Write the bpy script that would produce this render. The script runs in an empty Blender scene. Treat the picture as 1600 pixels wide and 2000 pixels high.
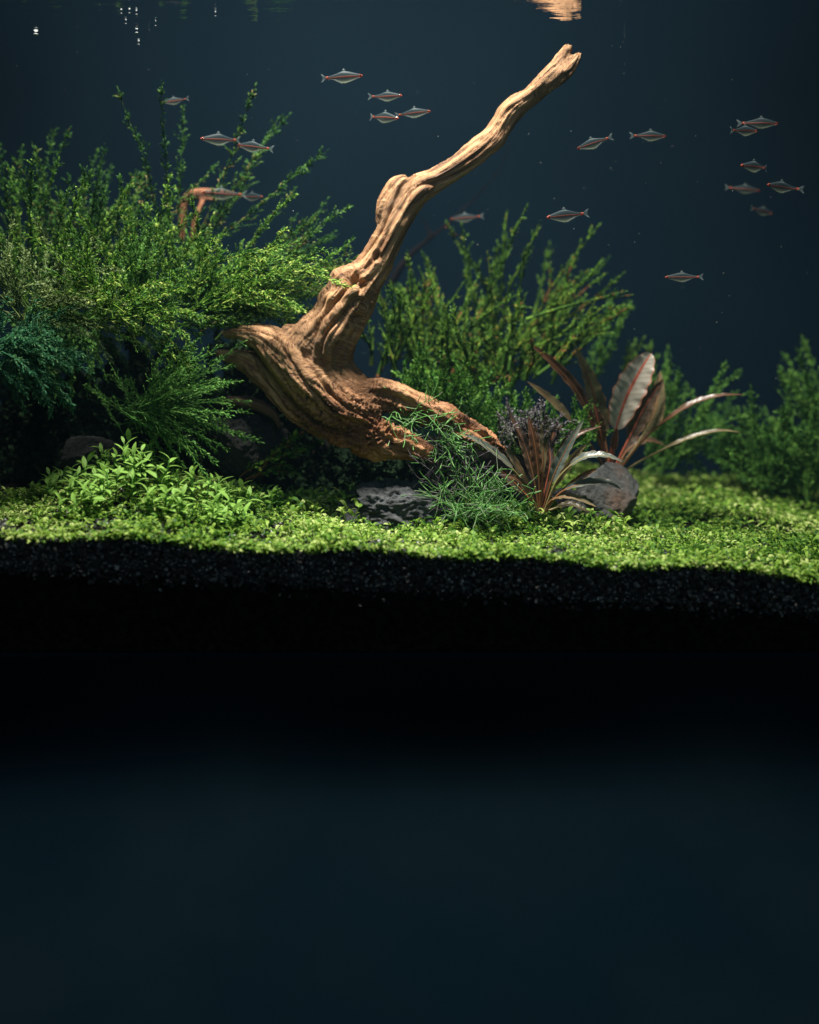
import bpy, math, random
import numpy as np
from mathutils import Vector, Matrix

random.seed(7)
RNG = np.random.default_rng(11)
scene = bpy.context.scene
COL = scene.collection
R = math.radians
scene.unit_settings.scale_length = 0.1          # one unit is ten centimetres

# ------------------------------------------------------------------ camera
FOC = 2560.0                                     # focal length in photo pixels
CAM_Y, HOR = -8.0, 560.0                         # camera in front of the tank, eye level in the photo
cam_d = bpy.data.cameras.new('camera')
cam = bpy.data.objects.new('camera', cam_d)
COL.objects.link(cam)
cam.location = (0, CAM_Y, 0)
cam.rotation_euler = (R(90), 0, 0)
cam_d.sensor_fit = 'VERTICAL'
cam_d.sensor_height = 36.0
cam_d.lens = 36.0 * FOC / 2000.0
cam_d.shift_y = -(1000 - HOR) / 2000.0
cam_d.clip_start = 0.05
cam_d.clip_end = 200
cam_d.dof.use_dof = True
cam_d.dof.focus_distance = 7.75
cam_d.dof.aperture_fstop = 0.36
scene.camera = cam

# ------------------------------------------------------------------ world, lamps, exposure
world = bpy.data.worlds.new('World')
scene.world = world
world.use_nodes = True
bg = world.node_tree.nodes['Background']
bg.inputs[0].default_value = (0.25, 0.5, 0.8, 1)
bg.inputs[1].default_value = 0.012

def area(name, loc, target, sx, sy, power, color, spread=180):
    d = bpy.data.lights.new(name, 'AREA')
    d.shape = 'RECTANGLE'
    d.size, d.size_y = sx, sy
    d.energy = power
    d.color = color
    d.spread = R(spread)
    o = bpy.data.objects.new(name, d)
    COL.objects.link(o)
    o.location = loc
    o.rotation_euler = (Vector(target) - Vector(loc)).to_track_quat('-Z', 'Y').to_euler()
    return o

# the aquarium lamp hanging above the open tank
area('aquarium_lamp', (-0.7, -0.95, 6.2), (0.1, -0.1, -1.4), 2.0, 0.6, 560, (1.0, 0.95, 0.84), 92)
# dim fill light added behind the camera to lift soil granules and shadows
area('front_fill', (1.5, -10.5, 4.5), (0, -1, -1.6), 3.0, 2.0, 120, (0.6, 0.88, 1.0), 150)

scene.view_settings.view_transform = 'Standard'
scene.view_settings.look = 'None'
scene.view_settings.gamma = 1
scene.view_settings.exposure = 0
scene.cycles.use_denoising = True
scene.cycles.max_bounces = 8
scene.cycles.diffuse_bounces = 2
scene.cycles.glossy_bounces = 3
scene.cycles.transmission_bounces = 4
scene.cycles.transparent_max_bounces = 16
scene.cycles.volume_bounces = 1
scene.cycles.sample_clamp_indirect = 3
scene.cycles.caustics_reflective = False
scene.cycles.caustics_refractive = False

# ------------------------------------------------------------------ helpers
def P(px, py, d=0.0):
    """photo pixel at a depth (0 = eight units from the camera) -> point in the tank"""
    L = 8.0 + d
    return np.array([(px - 800.0) * L / FOC, d, (HOR - py) * L / FOC])

def S(px, d=0.0):
    return px * (8.0 + d) / FOC

_perm = np.random.default_rng(5).permutation(256)
_perm = np.concatenate([_perm, _perm, _perm])
_grad = np.random.default_rng(6).normal(size=(256, 3))
_grad /= np.linalg.norm(_grad, axis=1)[:, None]

def pnoise(p):
    """gradient noise for an (n,3) array, about -1..1"""
    p = np.asarray(p, float)
    i = np.floor(p).astype(int)
    f = p - i
    u = f * f * f * (f * (f * 6 - 15) + 10)
    i &= 255
    out = 0
    for dx in (0, 1):
        for dy in (0, 1):
            for dz in (0, 1):
                h = _perm[_perm[_perm[(i[:, 0] + dx) & 255] + ((i[:, 1] + dy) & 255)] + ((i[:, 2] + dz) & 255)]
                g = _grad[h]
                w = (u[:, 0] if dx else 1 - u[:, 0]) * (u[:, 1] if dy else 1 - u[:, 1]) * (u[:, 2] if dz else 1 - u[:, 2])
                out = out + w * (g[:, 0] * (f[:, 0] - dx) + g[:, 1] * (f[:, 1] - dy) + g[:, 2] * (f[:, 2] - dz))
    return out * 1.7

def fbm(p, octaves=4, gain=0.5):
    p = np.asarray(p, float)
    a, s, out = 1.0, 1.0, 0
    for k in range(octaves):
        out = out + a * pnoise(p * s + 17.3 * k)
        a *= gain
        s *= 2.03
    return out

def unit(v):
    v = np.asarray(v, float)
    n = np.linalg.norm(v, axis=-1, keepdims=True)
    return v / np.maximum(n, 1e-9)

class MB:
    """collects leaves, stems, tubes and lumps; build() links them as one mesh object"""
    def __init__(self):
        self.v, self.f, self.n = [], [], 0
    def add(self, verts, faces):
        verts = np.asarray(verts, float).reshape(-1, 3)
        self.v.append(verts)
        for fc in faces:
            fc = np.asarray(fc)
            self.f.append(fc + self.n)
        self.n += len(verts)
    def leaves(self, p, d, nrm, L, W, bend=0.25, cup=0.15):
        """many leaves: base p, direction d, face normal nrm, length L, width W"""
        n = len(p)
        if n == 0: return
        L = np.broadcast_to(np.asarray(L, float), (n,))[:, None]
        W = np.broadcast_to(np.asarray(W, float), (n,))[:, None]
        d = unit(d)
        side = unit(np.cross(d, nrm))
        up = unit(np.cross(side, d))
        b = bend
        v0 = p
        c1 = p + d * L * .36 + up * L * b * .16
        c2 = p + d * L * .74 + up * L * b * .10
        v5 = p + d * L - up * L * b * .30
        e = up * W * cup
        vs = np.stack([v0, c1 - side * W * .5 + e, c1 + side * W * .5 + e, c2 - side * W * .42 + e, c2 + side * W * .42 + e, v5], 1).reshape(-1, 3)
        k = (np.arange(n) * 6)[:, None]
        self.add(vs, [k + np.array([[0, 2, 1]]), k + np.array([[1, 2, 4, 3]]), k + np.array([[3, 4, 5]])])
    def segs(self, p0, p1, r0, r1):
        """three-sided stems from p0 to p1"""
        n = len(p0)
        if n == 0: return
        r0 = np.broadcast_to(np.asarray(r0, float), (n,))[:, None]
        r1 = np.broadcast_to(np.asarray(r1, float), (n,))[:, None]
        t = unit(p1 - p0)
        a = unit(np.cross(t, np.array([0.31, 0.9, 0.17])))
        b = np.cross(t, a)
        vs = []
        for q, r in ((p0, r0), (p1, r1)):
            for k in range(3):
                an = k * 2 * math.pi / 3
                vs.append(q + (a * math.cos(an) + b * math.sin(an)) * r)
        vs = np.stack(vs, 1).reshape(-1, 3)
        k = (np.arange(n) * 6)[:, None]
        self.add(vs, [k + np.array([[0, 1, 4, 3]]), k + np.array([[1, 2, 5, 4]]), k + np.array([[2, 0, 3, 5]])])
    def tube(self, pts, rad, sides=8, flat=1.0, cap=True):
        pts = np.asarray(pts, float)
        n = len(pts)
        t = unit(np.gradient(pts, axis=0))
        ref = np.array([0.0, 1.0, 0.0])
        a = unit(np.cross(t, ref))
        b = unit(np.cross(a, t))
        an = np.arange(sides) * 2 * math.pi / sides
        rad = np.broadcast_to(np.asarray(rad, float), (n,))
        vs = pts[:, None, :] + rad[:, None, None] * (np.cos(an)[None, :, None] * a[:, None, :] + flat * np.sin(an)[None, :, None] * b[:, None, :])
        vs = vs.reshape(-1, 3)
        q = []
        for i in range(n - 1):
            for k in range(sides):
                q.append([i * sides + k, i * sides + (k + 1) % sides, (i + 1) * sides + (k + 1) % sides, (i + 1) * sides + k])
        fs = [np.array(q)]
        if cap:
            fs.append(np.array([list(range(sides))[::-1]]))
            fs.append(np.array([[(n - 1) * sides + k for k in range(sides)]]))
        self.add(vs, fs)
    def mesh(self, name, smooth=True):
        me = bpy.data.meshes.new(name)
        v = np.concatenate(self.v)
        tot, idx = [], []
        for fc in self.f:
            tot.append(np.full(len(fc), fc.shape[1]))
            idx.append(fc.reshape(-1))
        tot = np.concatenate(tot)
        idx = np.concatenate(idx)
        me.vertices.add(len(v))
        me.vertices.foreach_set('co', v.reshape(-1).astype(np.float32))
        me.loops.add(len(idx))
        me.loops.foreach_set('vertex_index', idx.astype(np.int32))
        me.polygons.add(len(tot))
        st = np.concatenate([[0], np.cumsum(tot)[:-1]])
        me.polygons.foreach_set('loop_start', st.astype(np.int32))
        me.polygons.foreach_set('loop_total', tot.astype(np.int32))
        me.polygons.foreach_set('use_smooth', np.full(len(tot), smooth))
        me.update(calc_edges=True)
        me.validate()
        return me
    def build(self, name, m, parent=None, smooth=True):
        if not self.v: return None
        return obj(name, self.mesh(name, smooth), m, parent)

def obj(name, me, m=None, parent=None):
    o = bpy.data.objects.new(name, me)
    COL.objects.link(o)
    if m is not None and me is not None and not me.materials:
        me.materials.append(m)
    if parent is not None:
        o.parent = parent
        o.matrix_parent_inverse = Matrix.Identity(4)
    return o

def tag(o, label=None, cat=None, group=None, kind=None):
    if label: o['label'] = label
    if cat: o['category'] = cat
    if group: o['group'] = group
    if kind: o['kind'] = kind
    return o

def empty(name, loc, label, cat, group=None):
    o = bpy.data.objects.new(name, None)
    o.empty_display_size = 0.1
    COL.objects.link(o)
    o.location = [float(c) for c in loc]
    return tag(o, label, cat, group)

def shift(mb, loc):
    loc = np.asarray(loc, float)
    mb.v = [v - loc for v in mb.v]
    return mb

# ------------------------------------------------------------------ materials
def newmat(name):
    m = bpy.data.materials.new(name)
    m.use_nodes = True
    nt = m.node_tree
    for n in list(nt.nodes): nt.nodes.remove(n)
    out = nt.nodes.new('ShaderNodeOutputMaterial')
    return m, nt, out

def N(nt, kind, **kw):
    n = nt.nodes.new(kind)
    for k, v in kw.items():
        if k in n.inputs.keys(): n.inputs[k].default_value = v
        else: setattr(n, k, v)
    return n

def ramp(nt, fac, stops):
    r = nt.nodes.new('ShaderNodeValToRGB')
    els = r.color_ramp.elements
    while len(els) > 1: els.remove(els[-1])
    els[0].position = stops[0][0]
    els[0].color = (*stops[0][1], 1)
    for p, c in stops[1:]:
        e = els.new(p)
        e.color = (*c, 1)
    nt.links.new(fac, r.inputs[0])
    return r.outputs[0]

def leaf_mat(name, stops, transl=0.35, rough=0.45, spec=0.35, big=0.0):
    m, nt, out = newmat(name)
    geo = N(nt, 'ShaderNodeNewGeometry')
    fac = geo.outputs['Random Per Island']
    if big:
        tc = N(nt, 'ShaderNodeTexCoord')
        nz = N(nt, 'ShaderNodeTexNoise', Scale=big, Detail=2.0)
        nt.links.new(tc.outputs['Object'], nz.inputs['Vector'])
        mm = N(nt, 'ShaderNodeMath', operation='MULTIPLY_ADD')
        nt.links.new(nz.outputs[0], mm.inputs[0]); mm.inputs[1].default_value = 1.6; mm.inputs[2].default_value = -0.8
        ma = N(nt, 'ShaderNodeMath', operation='ADD', use_clamp=True)
        nt.links.new(fac, ma.inputs[0]); nt.links.new(mm.outputs[0], ma.inputs[1])
        fac = ma.outputs[0]
    c = ramp(nt, fac, stops)
    b = N(nt, 'ShaderNodeBsdfPrincipled', Roughness=rough + .12)
    b.inputs['Specular IOR Level'].default_value = spec * .35
    t = N(nt, 'ShaderNodeBsdfTranslucent')
    nt.links.new(c, b.inputs['Base Color'])
    nt.links.new(c, t.inputs['Color'])
    mx = N(nt, 'ShaderNodeMixShader')
    mx.inputs[0].default_value = transl
    nt.links.new(b.outputs[0], mx.inputs[1]); nt.links.new(t.outputs[0], mx.inputs[2])
    nt.links.new(mx.outputs[0], out.inputs[0])
    return m

M = {}
M['carpet'] = leaf_mat('carpet_leaf', [(0, (.022, .08, .010)), (.35, (.10, .23, .026)), (.8, (.27, .42, .065)), (1, (.48, .58, .20))], .4, .4, .5, 1.2)
M['sprig'] = leaf_mat('sprig_leaf', [(0, (.06, .19, .025)), (.5, (.18, .36, .06)), (1, (.38, .52, .17))], .35, .4, .5)
M['sprig_stem'] = leaf_mat('sprig_stem', [(0, (.06, .2, .04)), (1, (.12, .28, .05))], .2)
M['frond'] = leaf_mat('frond_leaf', [(0, (.010, .045, .007)), (.45, (.042, .14, .013)), (.85, (.16, .32, .035)), (1, (.36, .45, .10))], .35, .4, .45, 1.5)
M['frond_pale'] = leaf_mat('frond_leaf_pale', [(0, (.03, .07, .018)), (.5, (.09, .16, .04)), (1, (.24, .31, .11))], .3, .35, .6, 1.5)
M['back'] = leaf_mat('back_leaf', [(0, (.014, .05, .012)), (.5, (.03, .10, .016)), (.9, (.08, .17, .03)), (1, (.20, .15, .06))], .35, .5, .3, 1.5)
M['teal'] = leaf_mat('teal_moss', [(0, (.012, .07, .035)), (.6, (.03, .14, .06)), (1, (.10, .24, .09))], .3, .45, .4)
M['deep'] = leaf_mat('deep_fern', [(0, (.03, .10, .02)), (.6, (.07, .20, .03)), (1, (.16, .32, .07))], .3, .45, .4)
M['gloom'] = leaf_mat('shade_dark_leaf', [(0, (.006, .014, .008)), (1, (.02, .04, .018))], .1, .6, .1)  # near-black leaves: shade of the hollow put into the colour
M['ribbon'] = leaf_mat('ribbon_leaf', [(0, (.016, .05, .008)), (.45, (.05, .12, .014)), (.82, (.11, .22, .025)), (.96, (.19, .22, .03)), (1, (.20, .085, .035))], .35, .5, .3, 1.6)
M['fine'] = leaf_mat('fine_moss', [(0, (.02, .09, .010)), (.6, (.065, .20, .02)), (1, (.18, .34, .06))], .35, .4, .5)
M['wire'] = leaf_mat('wire_moss', [(0, (.05, .16, .04)), (.55, (.12, .30, .07)), (.8, (.22, .40, .16)), (1, (.20, .19, .18))], .25, .4, .5)
M['greymoss'] = leaf_mat('grey_moss', [(0, (.04, .035, .045)), (.6, (.11, .10, .11)), (.85, (.16, .13, .17)), (1, (.12, .18, .09))], .2, .5, .3)
M['bush'] = leaf_mat('feather_leaf', [(0, (.03, .10, .02)), (.5, (.07, .18, .03)), (1, (.14, .28, .05))], .35, .5, .3, 1.2)
M['stem'] = leaf_mat('dark_stem', [(0, (.03, .05, .02)), (1, (.07, .09, .03))], .1)
M['redstem'] = leaf_mat('red_stem', [(0, (.12, .04, .02)), (1, (.2, .09, .04))], .1)

def crypt_mat(name, c0, c1, edge, transl=.2, rough=.3, rib=(.3, .07, .04)):
    """leaf blade with paler veins; attribute 'uvw' = across (-1..1), along (0..1)"""
    m, nt, out = newmat(name)
    at = N(nt, 'ShaderNodeAttribute', attribute_name='uvw')
    sep = N(nt, 'ShaderNodeSeparateXYZ')
    nt.links.new(at.outputs['Vector'], sep.inputs[0])
    ab = N(nt, 'ShaderNodeMath', operation='ABSOLUTE'); nt.links.new(sep.outputs[0], ab.inputs[0])
    tc = N(nt, 'ShaderNodeTexCoord')
    nz = N(nt, 'ShaderNodeTexNoise', Scale=9.0, Detail=4.0)
    nt.links.new(tc.outputs['Object'], nz.inputs['Vector'])
    base = ramp(nt, nz.outputs[0], [(.35, c0), (.65, c1)])
    # side veins slant towards the tip
    mu = N(nt, 'ShaderNodeMath', operation='MULTIPLY_ADD')
    nt.links.new(ab.outputs[0], mu.inputs[0]); mu.inputs[1].default_value = -.10
    nt.links.new(sep.outputs[1], mu.inputs[2])
    sn = N(nt, 'ShaderNodeMath', operation='MULTIPLY'); nt.links.new(mu.outputs[0], sn.inputs[0]); sn.inputs[1].default_value = 90
    si = N(nt, 'ShaderNodeMath', operation='SINE'); nt.links.new(sn.outputs[0], si.inputs[0])
    vf = ramp(nt, si.outputs[0], [(.75, (0, 0, 0)), (1, (.22, .22, .22))])
    mx = N(nt, 'ShaderNodeMix', data_type='RGBA')
    nt.links.new(vf, mx.inputs[0]); nt.links.new(base, mx.inputs[6]); mx.inputs[7].default_value = (*[min(1, c * 1.8) for c in c1], 1)
    ef = ramp(nt, ab.outputs[0], [(0, (1, 1, 1)), (.05, (1, 1, 1)), (.14, (0, 0, 0)), (.82, (0, 0, 0)), (1, (1, 1, 1))])
    rc = ramp(nt, ab.outputs[0], [(.4, rib), (.5, edge)])
    mx2 = N(nt, 'ShaderNodeMix', data_type='RGBA')
    nt.links.new(ef, mx2.inputs[0]); nt.links.new(mx.outputs[2], mx2.inputs[6]); nt.links.new(rc, mx2.inputs[7])
    b = N(nt, 'ShaderNodeBsdfPrincipled', Roughness=rough)
    b.inputs['Specular IOR Level'].default_value = .3
    bp = N(nt, 'ShaderNodeBump', Strength=.05, Distance=.01)
    nt.links.new(si.outputs[0], bp.inputs['Height']); nt.links.new(bp.outputs[0], b.inputs['Normal'])
    t = N(nt, 'ShaderNodeBsdfTranslucent')
    nt.links.new(mx2.outputs[2], b.inputs['Base Color']); nt.links.new(mx2.outputs[2], t.inputs['Color'])
    ms = N(nt, 'ShaderNodeMixShader'); ms.inputs[0].default_value = transl
    nt.links.new(b.outputs[0], ms.inputs[1]); nt.links.new(t.outputs[0], ms.inputs[2])
    nt.links.new(ms.outputs[0], out.inputs[0])
    return m

M['crypt_brown'] = crypt_mat('brown_leaf', (.04, .021, .013), (.085, .042, .023), (.22, .11, .06), rib=(.18, .06, .035))
M['crypt_olive'] = crypt_mat('olive_leaf', (.09, .075, .04), (.17, .15, .08), (.22, .12, .07), .3)
M['crypt_pale'] = crypt_mat('pale_leaf', (.30, .27, .23), (.42, .39, .33), (.42, .16, .10), .35, .4, (.5, .10, .06))
M['crypt_sheen'] = crypt_mat('sheen_leaf', (.05, .07, .062), (.11, .135, .12), (.18, .12, .08), .2, .3, rib=(.14, .10, .06))  # lamp sheen put into the base colour of blue grey leaves
M['crypt_dark'] = crypt_mat('dark_leaf', (.035, .026, .018), (.07, .046, .03), (.14, .08, .05), .15, rib=(.15, .05, .03))

# driftwood: grain from the attribute 'grain' (along, around x, around y)
def wood_mat(name, pale, mid, dark, red, spec=.3):
    m, nt, out = newmat(name)
    at = N(nt, 'ShaderNodeAttribute', attribute_name='grain')
    mp = N(nt, 'ShaderNodeMapping'); mp.inputs['Scale'].default_value = (1.1, 9, 9)
    nt.links.new(at.outputs['Vector'], mp.inputs[0])
    n1 = N(nt, 'ShaderNodeTexNoise', Scale=1.6, Detail=7.0, Roughness=.62, Distortion=.15)
    nt.links.new(mp.outputs[0], n1.inputs['Vector'])
    mp2 = N(nt, 'ShaderNodeMapping'); mp2.inputs['Scale'].default_value = (1.6, 26, 26)
    nt.links.new(at.outputs['Vector'], mp2.inputs[0])
    n2 = N(nt, 'ShaderNodeTexNoise', Scale=2.2, Detail=6.0, Roughness=.65, Distortion=.3)
    nt.links.new(mp2.outputs[0], n2.inputs['Vector'])
    tc = N(nt, 'ShaderNodeTexCoord')
    n3 = N(nt, 'ShaderNodeTexNoise', Scale=2.6, Detail=3.0)
    nt.links.new(tc.outputs['Object'], n3.inputs['Vector'])
    c1 = ramp(nt, n1.outputs[0], [(.33, dark), (.45, mid), (.62, pale)])
    # lower wood is redder; the same tint also paints in the underside's shade
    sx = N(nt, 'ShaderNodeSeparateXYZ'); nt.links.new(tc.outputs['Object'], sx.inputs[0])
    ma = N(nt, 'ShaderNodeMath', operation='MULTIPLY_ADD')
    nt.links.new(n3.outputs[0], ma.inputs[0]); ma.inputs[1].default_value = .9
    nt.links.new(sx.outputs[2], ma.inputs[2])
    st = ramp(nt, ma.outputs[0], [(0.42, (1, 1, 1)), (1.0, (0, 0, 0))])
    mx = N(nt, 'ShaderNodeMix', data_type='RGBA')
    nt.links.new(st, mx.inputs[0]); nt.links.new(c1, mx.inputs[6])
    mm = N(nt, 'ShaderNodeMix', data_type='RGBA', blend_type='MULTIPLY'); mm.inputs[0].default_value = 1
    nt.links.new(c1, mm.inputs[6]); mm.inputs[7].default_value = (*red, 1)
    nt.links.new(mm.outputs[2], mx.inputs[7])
    c2 = ramp(nt, n2.outputs[0], [(.30, (.50, .43, .38)), (.5, (1, 1, 1))])
    m3 = N(nt, 'ShaderNodeMix', data_type='RGBA', blend_type='MULTIPLY'); m3.inputs[0].default_value = .85
    nt.links.new(mx.outputs[2], m3.inputs[6]); nt.links.new(c2, m3.inputs[7])
    b = N(nt, 'ShaderNodeBsdfPrincipled', Roughness=.62)
    b.inputs['Specular IOR Level'].default_value = spec
    nt.links.new(m3.outputs[2], b.inputs['Base Color'])
    bp = N(nt, 'ShaderNodeBump', Strength=.8, Distance=.018)
    nt.links.new(n2.outputs[0], bp.inputs['Height'])
    bp2 = N(nt, 'ShaderNodeBump', Strength=.7, Distance=.03)
    nt.links.new(n1.outputs[0], bp2.inputs['Height']); nt.links.new(bp.outputs[0], bp2.inputs['Normal'])
    nt.links.new(bp2.outputs[0], b.inputs['Normal'])
    nt.links.new(b.outputs[0], out.inputs[0])
    return m

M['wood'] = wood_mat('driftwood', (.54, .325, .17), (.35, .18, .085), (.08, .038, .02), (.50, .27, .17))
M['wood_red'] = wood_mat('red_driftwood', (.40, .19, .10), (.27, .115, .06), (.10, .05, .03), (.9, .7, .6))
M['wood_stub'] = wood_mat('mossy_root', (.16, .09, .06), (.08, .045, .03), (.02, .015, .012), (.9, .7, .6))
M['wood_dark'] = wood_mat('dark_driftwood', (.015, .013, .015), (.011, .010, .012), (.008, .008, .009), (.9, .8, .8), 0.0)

def rock_mat(name, lo, hi, rust=None):
    m, nt, out = newmat(name)
    tc = N(nt, 'ShaderNodeTexCoord')
    n1 = N(nt, 'ShaderNodeTexNoise', Scale=7.0, Detail=8.0, Roughness=.7)
    nt.links.new(tc.outputs['Object'], n1.inputs['Vector'])
    c = ramp(nt, n1.outputs[0], [(.35, lo), (.65, hi)])
    if rust:
        n2 = N(nt, 'ShaderNodeTexNoise', Scale=3.1, Detail=4.0)
        nt.links.new(tc.outputs['Object'], n2.inputs['Vector'])
        f = ramp(nt, n2.outputs[0], [(.5, (0, 0, 0)), (.66, (1, 1, 1))])
        mx = N(nt, 'ShaderNodeMix', data_type='RGBA')
        nt.links.new(f, mx.inputs[0]); nt.links.new(c, mx.inputs[6]); mx.inputs[7].default_value = (*rust, 1)
        c = mx.outputs[2]
    b = N(nt, 'ShaderNodeBsdfPrincipled', Roughness=.7)
    nt.links.new(c, b.inputs['Base Color'])
    n3 = N(nt, 'ShaderNodeTexNoise', Scale=38.0, Detail=8.0, Roughness=.75)
    nt.links.new(tc.outputs['Object'], n3.inputs['Vector'])
    bp = N(nt, 'ShaderNodeBump', Strength=1.0, Distance=.045)
    nt.links.new(n3.outputs[0], bp.inputs['Height']); nt.links.new(bp.outputs[0], b.inputs['Normal'])
    nt.links.new(b.outputs[0], out.inputs[0])
    return m

M['rock'] = rock_mat('slate_rock', (.02, .023, .027), (.12, .13, .14))
M['rock_rust'] = rock_mat('rusty_rock', (.035, .04, .042), (.12, .13, .13), (.11, .065, .045))
M['rock_dark'] = rock_mat('dark_rock', (.003, .004, .004), (.011, .013, .012))

def plain(name, col, rough=.7, scale=0, col2=None, bump=0, spec=.3):
    m, nt, out = newmat(name)
    b = N(nt, 'ShaderNodeBsdfPrincipled', Roughness=rough)
    b.inputs['Specular IOR Level'].default_value = spec
    b.inputs['Base Color'].default_value = (*col, 1)
    if scale:
        tc = N(nt, 'ShaderNodeTexCoord')
        n1 = N(nt, 'ShaderNodeTexNoise', Scale=scale, Detail=5.0)
        nt.links.new(tc.outputs['Object'], n1.inputs['Vector'])
        nt.links.new(ramp(nt, n1.outputs[0], [(.35, col), (.65, col2 or col)]), b.inputs['Base Color'])
        if bump:
            bp = N(nt, 'ShaderNodeBump', Strength=1, Distance=bump)
            nt.links.new(n1.outputs[0], bp.inputs['Height']); nt.links.new(bp.outputs[0], b.inputs['Normal'])
    nt.links.new(b.outputs[0], out.inputs[0])
    return m

M['soil'] = plain('aqua_soil', (.004, .0038, .0036), .9, 30, (.010, .009, .008), .02, .0)
M['panel'] = plain('blue_back_film', (.0028, .0084, .0160), .9, .9, (.0036, .0100, .0178), spec=.0)
M['base'] = plain('dark_trim', (.003, .009, .016), .95, spec=.05)
M['table'] = plain('dark_blue_sweep', (.0014, .0046, .0076), .95, .8, (.0024, .0060, .0086), spec=.0)

m, nt, out = newmat('soil_granule')
g = N(nt, 'ShaderNodeNewGeometry')
b = N(nt, 'ShaderNodeBsdfPrincipled', Roughness=.42)
nt.links.new(ramp(nt, g.outputs['Random Per Island'], [(0, (.009, .010, .011)), (.7, (.022, .024, .025)), (.95, (.04, .038, .036)), (1, (.07, .066, .06))]), b.inputs['Base Color'])
nt.links.new(b.outputs[0], out.inputs[0])
M['granule'] = m

# water surface: from below it mirrors beyond the critical angle and is clear for steep light
m, nt, out = newmat('water_surface')
tc = N(nt, 'ShaderNodeTexCoord')
mp = N(nt, 'ShaderNodeMapping'); mp.inputs['Scale'].default_value = (1.6, 5.5, 1)
nt.links.new(tc.outputs['Object'], mp.inputs[0])
nz = N(nt, 'ShaderNodeTexNoise', Scale=3.4, Detail=3.0, Roughness=.55)
nt.links.new(mp.outputs[0], nz.inputs['Vector'])
bp = N(nt, 'ShaderNodeBump', Strength=.35, Distance=.010)
nt.links.new(nz.outputs[0], bp.inputs['Height'])
geo = N(nt, 'ShaderNodeNewGeometry')
dt = N(nt, 'ShaderNodeVectorMath', operation='DOT_PRODUCT')
nt.links.new(geo.outputs['Incoming'], dt.inputs[0]); nt.links.new(geo.outputs['Normal'], dt.inputs[1])
ab = N(nt, 'ShaderNodeMath', operation='ABSOLUTE'); nt.links.new(dt.outputs['Value'], ab.inputs[0])
fac = ramp(nt, ab.outputs[0], [(.50, (1, 1, 1)), (.62, (0, 0, 0))])
gl = N(nt, 'ShaderNodeBsdfGlossy', Roughness=.02); gl.inputs['Color'].default_value = (.95, .97, 1, 1)
nt.links.new(bp.outputs[0], gl.inputs['Normal'])
tr = N(nt, 'ShaderNodeBsdfTransparent')
mx = N(nt, 'ShaderNodeMixShader')
nt.links.new(fac, mx.inputs[0]); nt.links.new(tr.outputs[0], mx.inputs[1]); nt.links.new(gl.outputs[0], mx.inputs[2])
nt.links.new(mx.outputs[0], out.inputs[0])
M['surface'] = m

# tinted water body
m, nt, out = newmat('water_body')
pv = N(nt, 'ShaderNodeVolumePrincipled')
pv.inputs['Color'].default_value = (.30, .58, .80, 1)
pv.inputs['Density'].default_value = 0.005
nt.links.new(pv.outputs[0], out.inputs['Volume'])
M['water'] = m

# ------------------------------------------------------------------ the tank
FRONT, BACK, HALF, ZW = -1.0, 2.3, 3.75, 1.555

def sstep(a, b, x):  # smooth step, also for a > b
    x = np.asarray(x, float)
    t = np.clip((x - a) / (b - a), 0, 1)
    return t * t * (3 - 2 * t)

def ground(x, y):
    x = np.asarray(x, float); y = np.asarray(y, float)
    z = -1.445 - .0532 * x
    z = z + .22 * sstep(.25, 1.3, y) * sstep(1.6, .7, x)                 # bank behind the wood
    z = z + .17 * np.exp(-((x + 1.62) / .55) ** 2 - ((y + .2) / .42) ** 2)  # mound under the leafy sprigs
    z = z + .05 * sstep(.0, 2.2, y)
    p = np.stack(np.broadcast_arrays(x * 1.6, y * 1.6, 0 * x), -1).reshape(-1, 3)
    return z + (.035 * fbm(p, 3)).reshape(z.shape)

def gp(px, py):
    """point of the ground seen at a photo pixel"""
    L = 7.0
    for L in np.arange(7.0, 10.3, .01):
        q = P(px, py, L - 8)
        if q[2] >= ground(q[0], q[1]) - 1e-3 and L > 7.0:
            pass
        if q[2] <= ground(q[0], q[1]):
            return q
    q = P(px, py, L - 8); q[2] = ground(q[0], q[1])
    return q

def on_ground(px, d):
    q = P(px, 900, d)
    q[2] = ground(q[0], q[1])
    return q

# water body and surface
mb = MB()
x0, x1, y0, y1, z0, z1 = -HALF + .01, HALF - .01, FRONT - .06, BACK - .01, -1.95, ZW + .03
c = [(x0, y0, z0), (x1, y0, z0), (x1, y1, z0), (x0, y1, z0), (x0, y0, z1), (x1, y0, z1), (x1, y1, z1), (x0, y1, z1)]
mb.add(c, [np.array([[0, 3, 2, 1], [4, 5, 6, 7], [0, 1, 5, 4], [1, 2, 6, 5], [2, 3, 7, 6], [3, 0, 4, 7]])])
tag(mb.build('water', M['water'], smooth=False), 'clear blue water filling the planted tank', kind='structure')

nx, ny = 260, 150
gx, gy = np.meshgrid(np.linspace(-HALF, HALF, nx), np.linspace(FRONT, BACK, ny))
gz = ZW + .0035 * fbm(np.stack([gx * 1.5, gy * 6, 0 * gx], -1).reshape(-1, 3), 3).reshape(gx.shape)
mb = MB()
idx = np.arange(nx * ny).reshape(ny, nx)
quads = np.stack([idx[:-1, :-1], idx[:-1, 1:], idx[1:, 1:], idx[1:, :-1]], -1).reshape(-1, 4)
mb.add(np.stack([gx, gy, gz], -1).reshape(-1, 3), [quads])
tag(mb.build('water_surface', M['surface']), 'rippled water surface seen from below', kind='structure')

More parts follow.
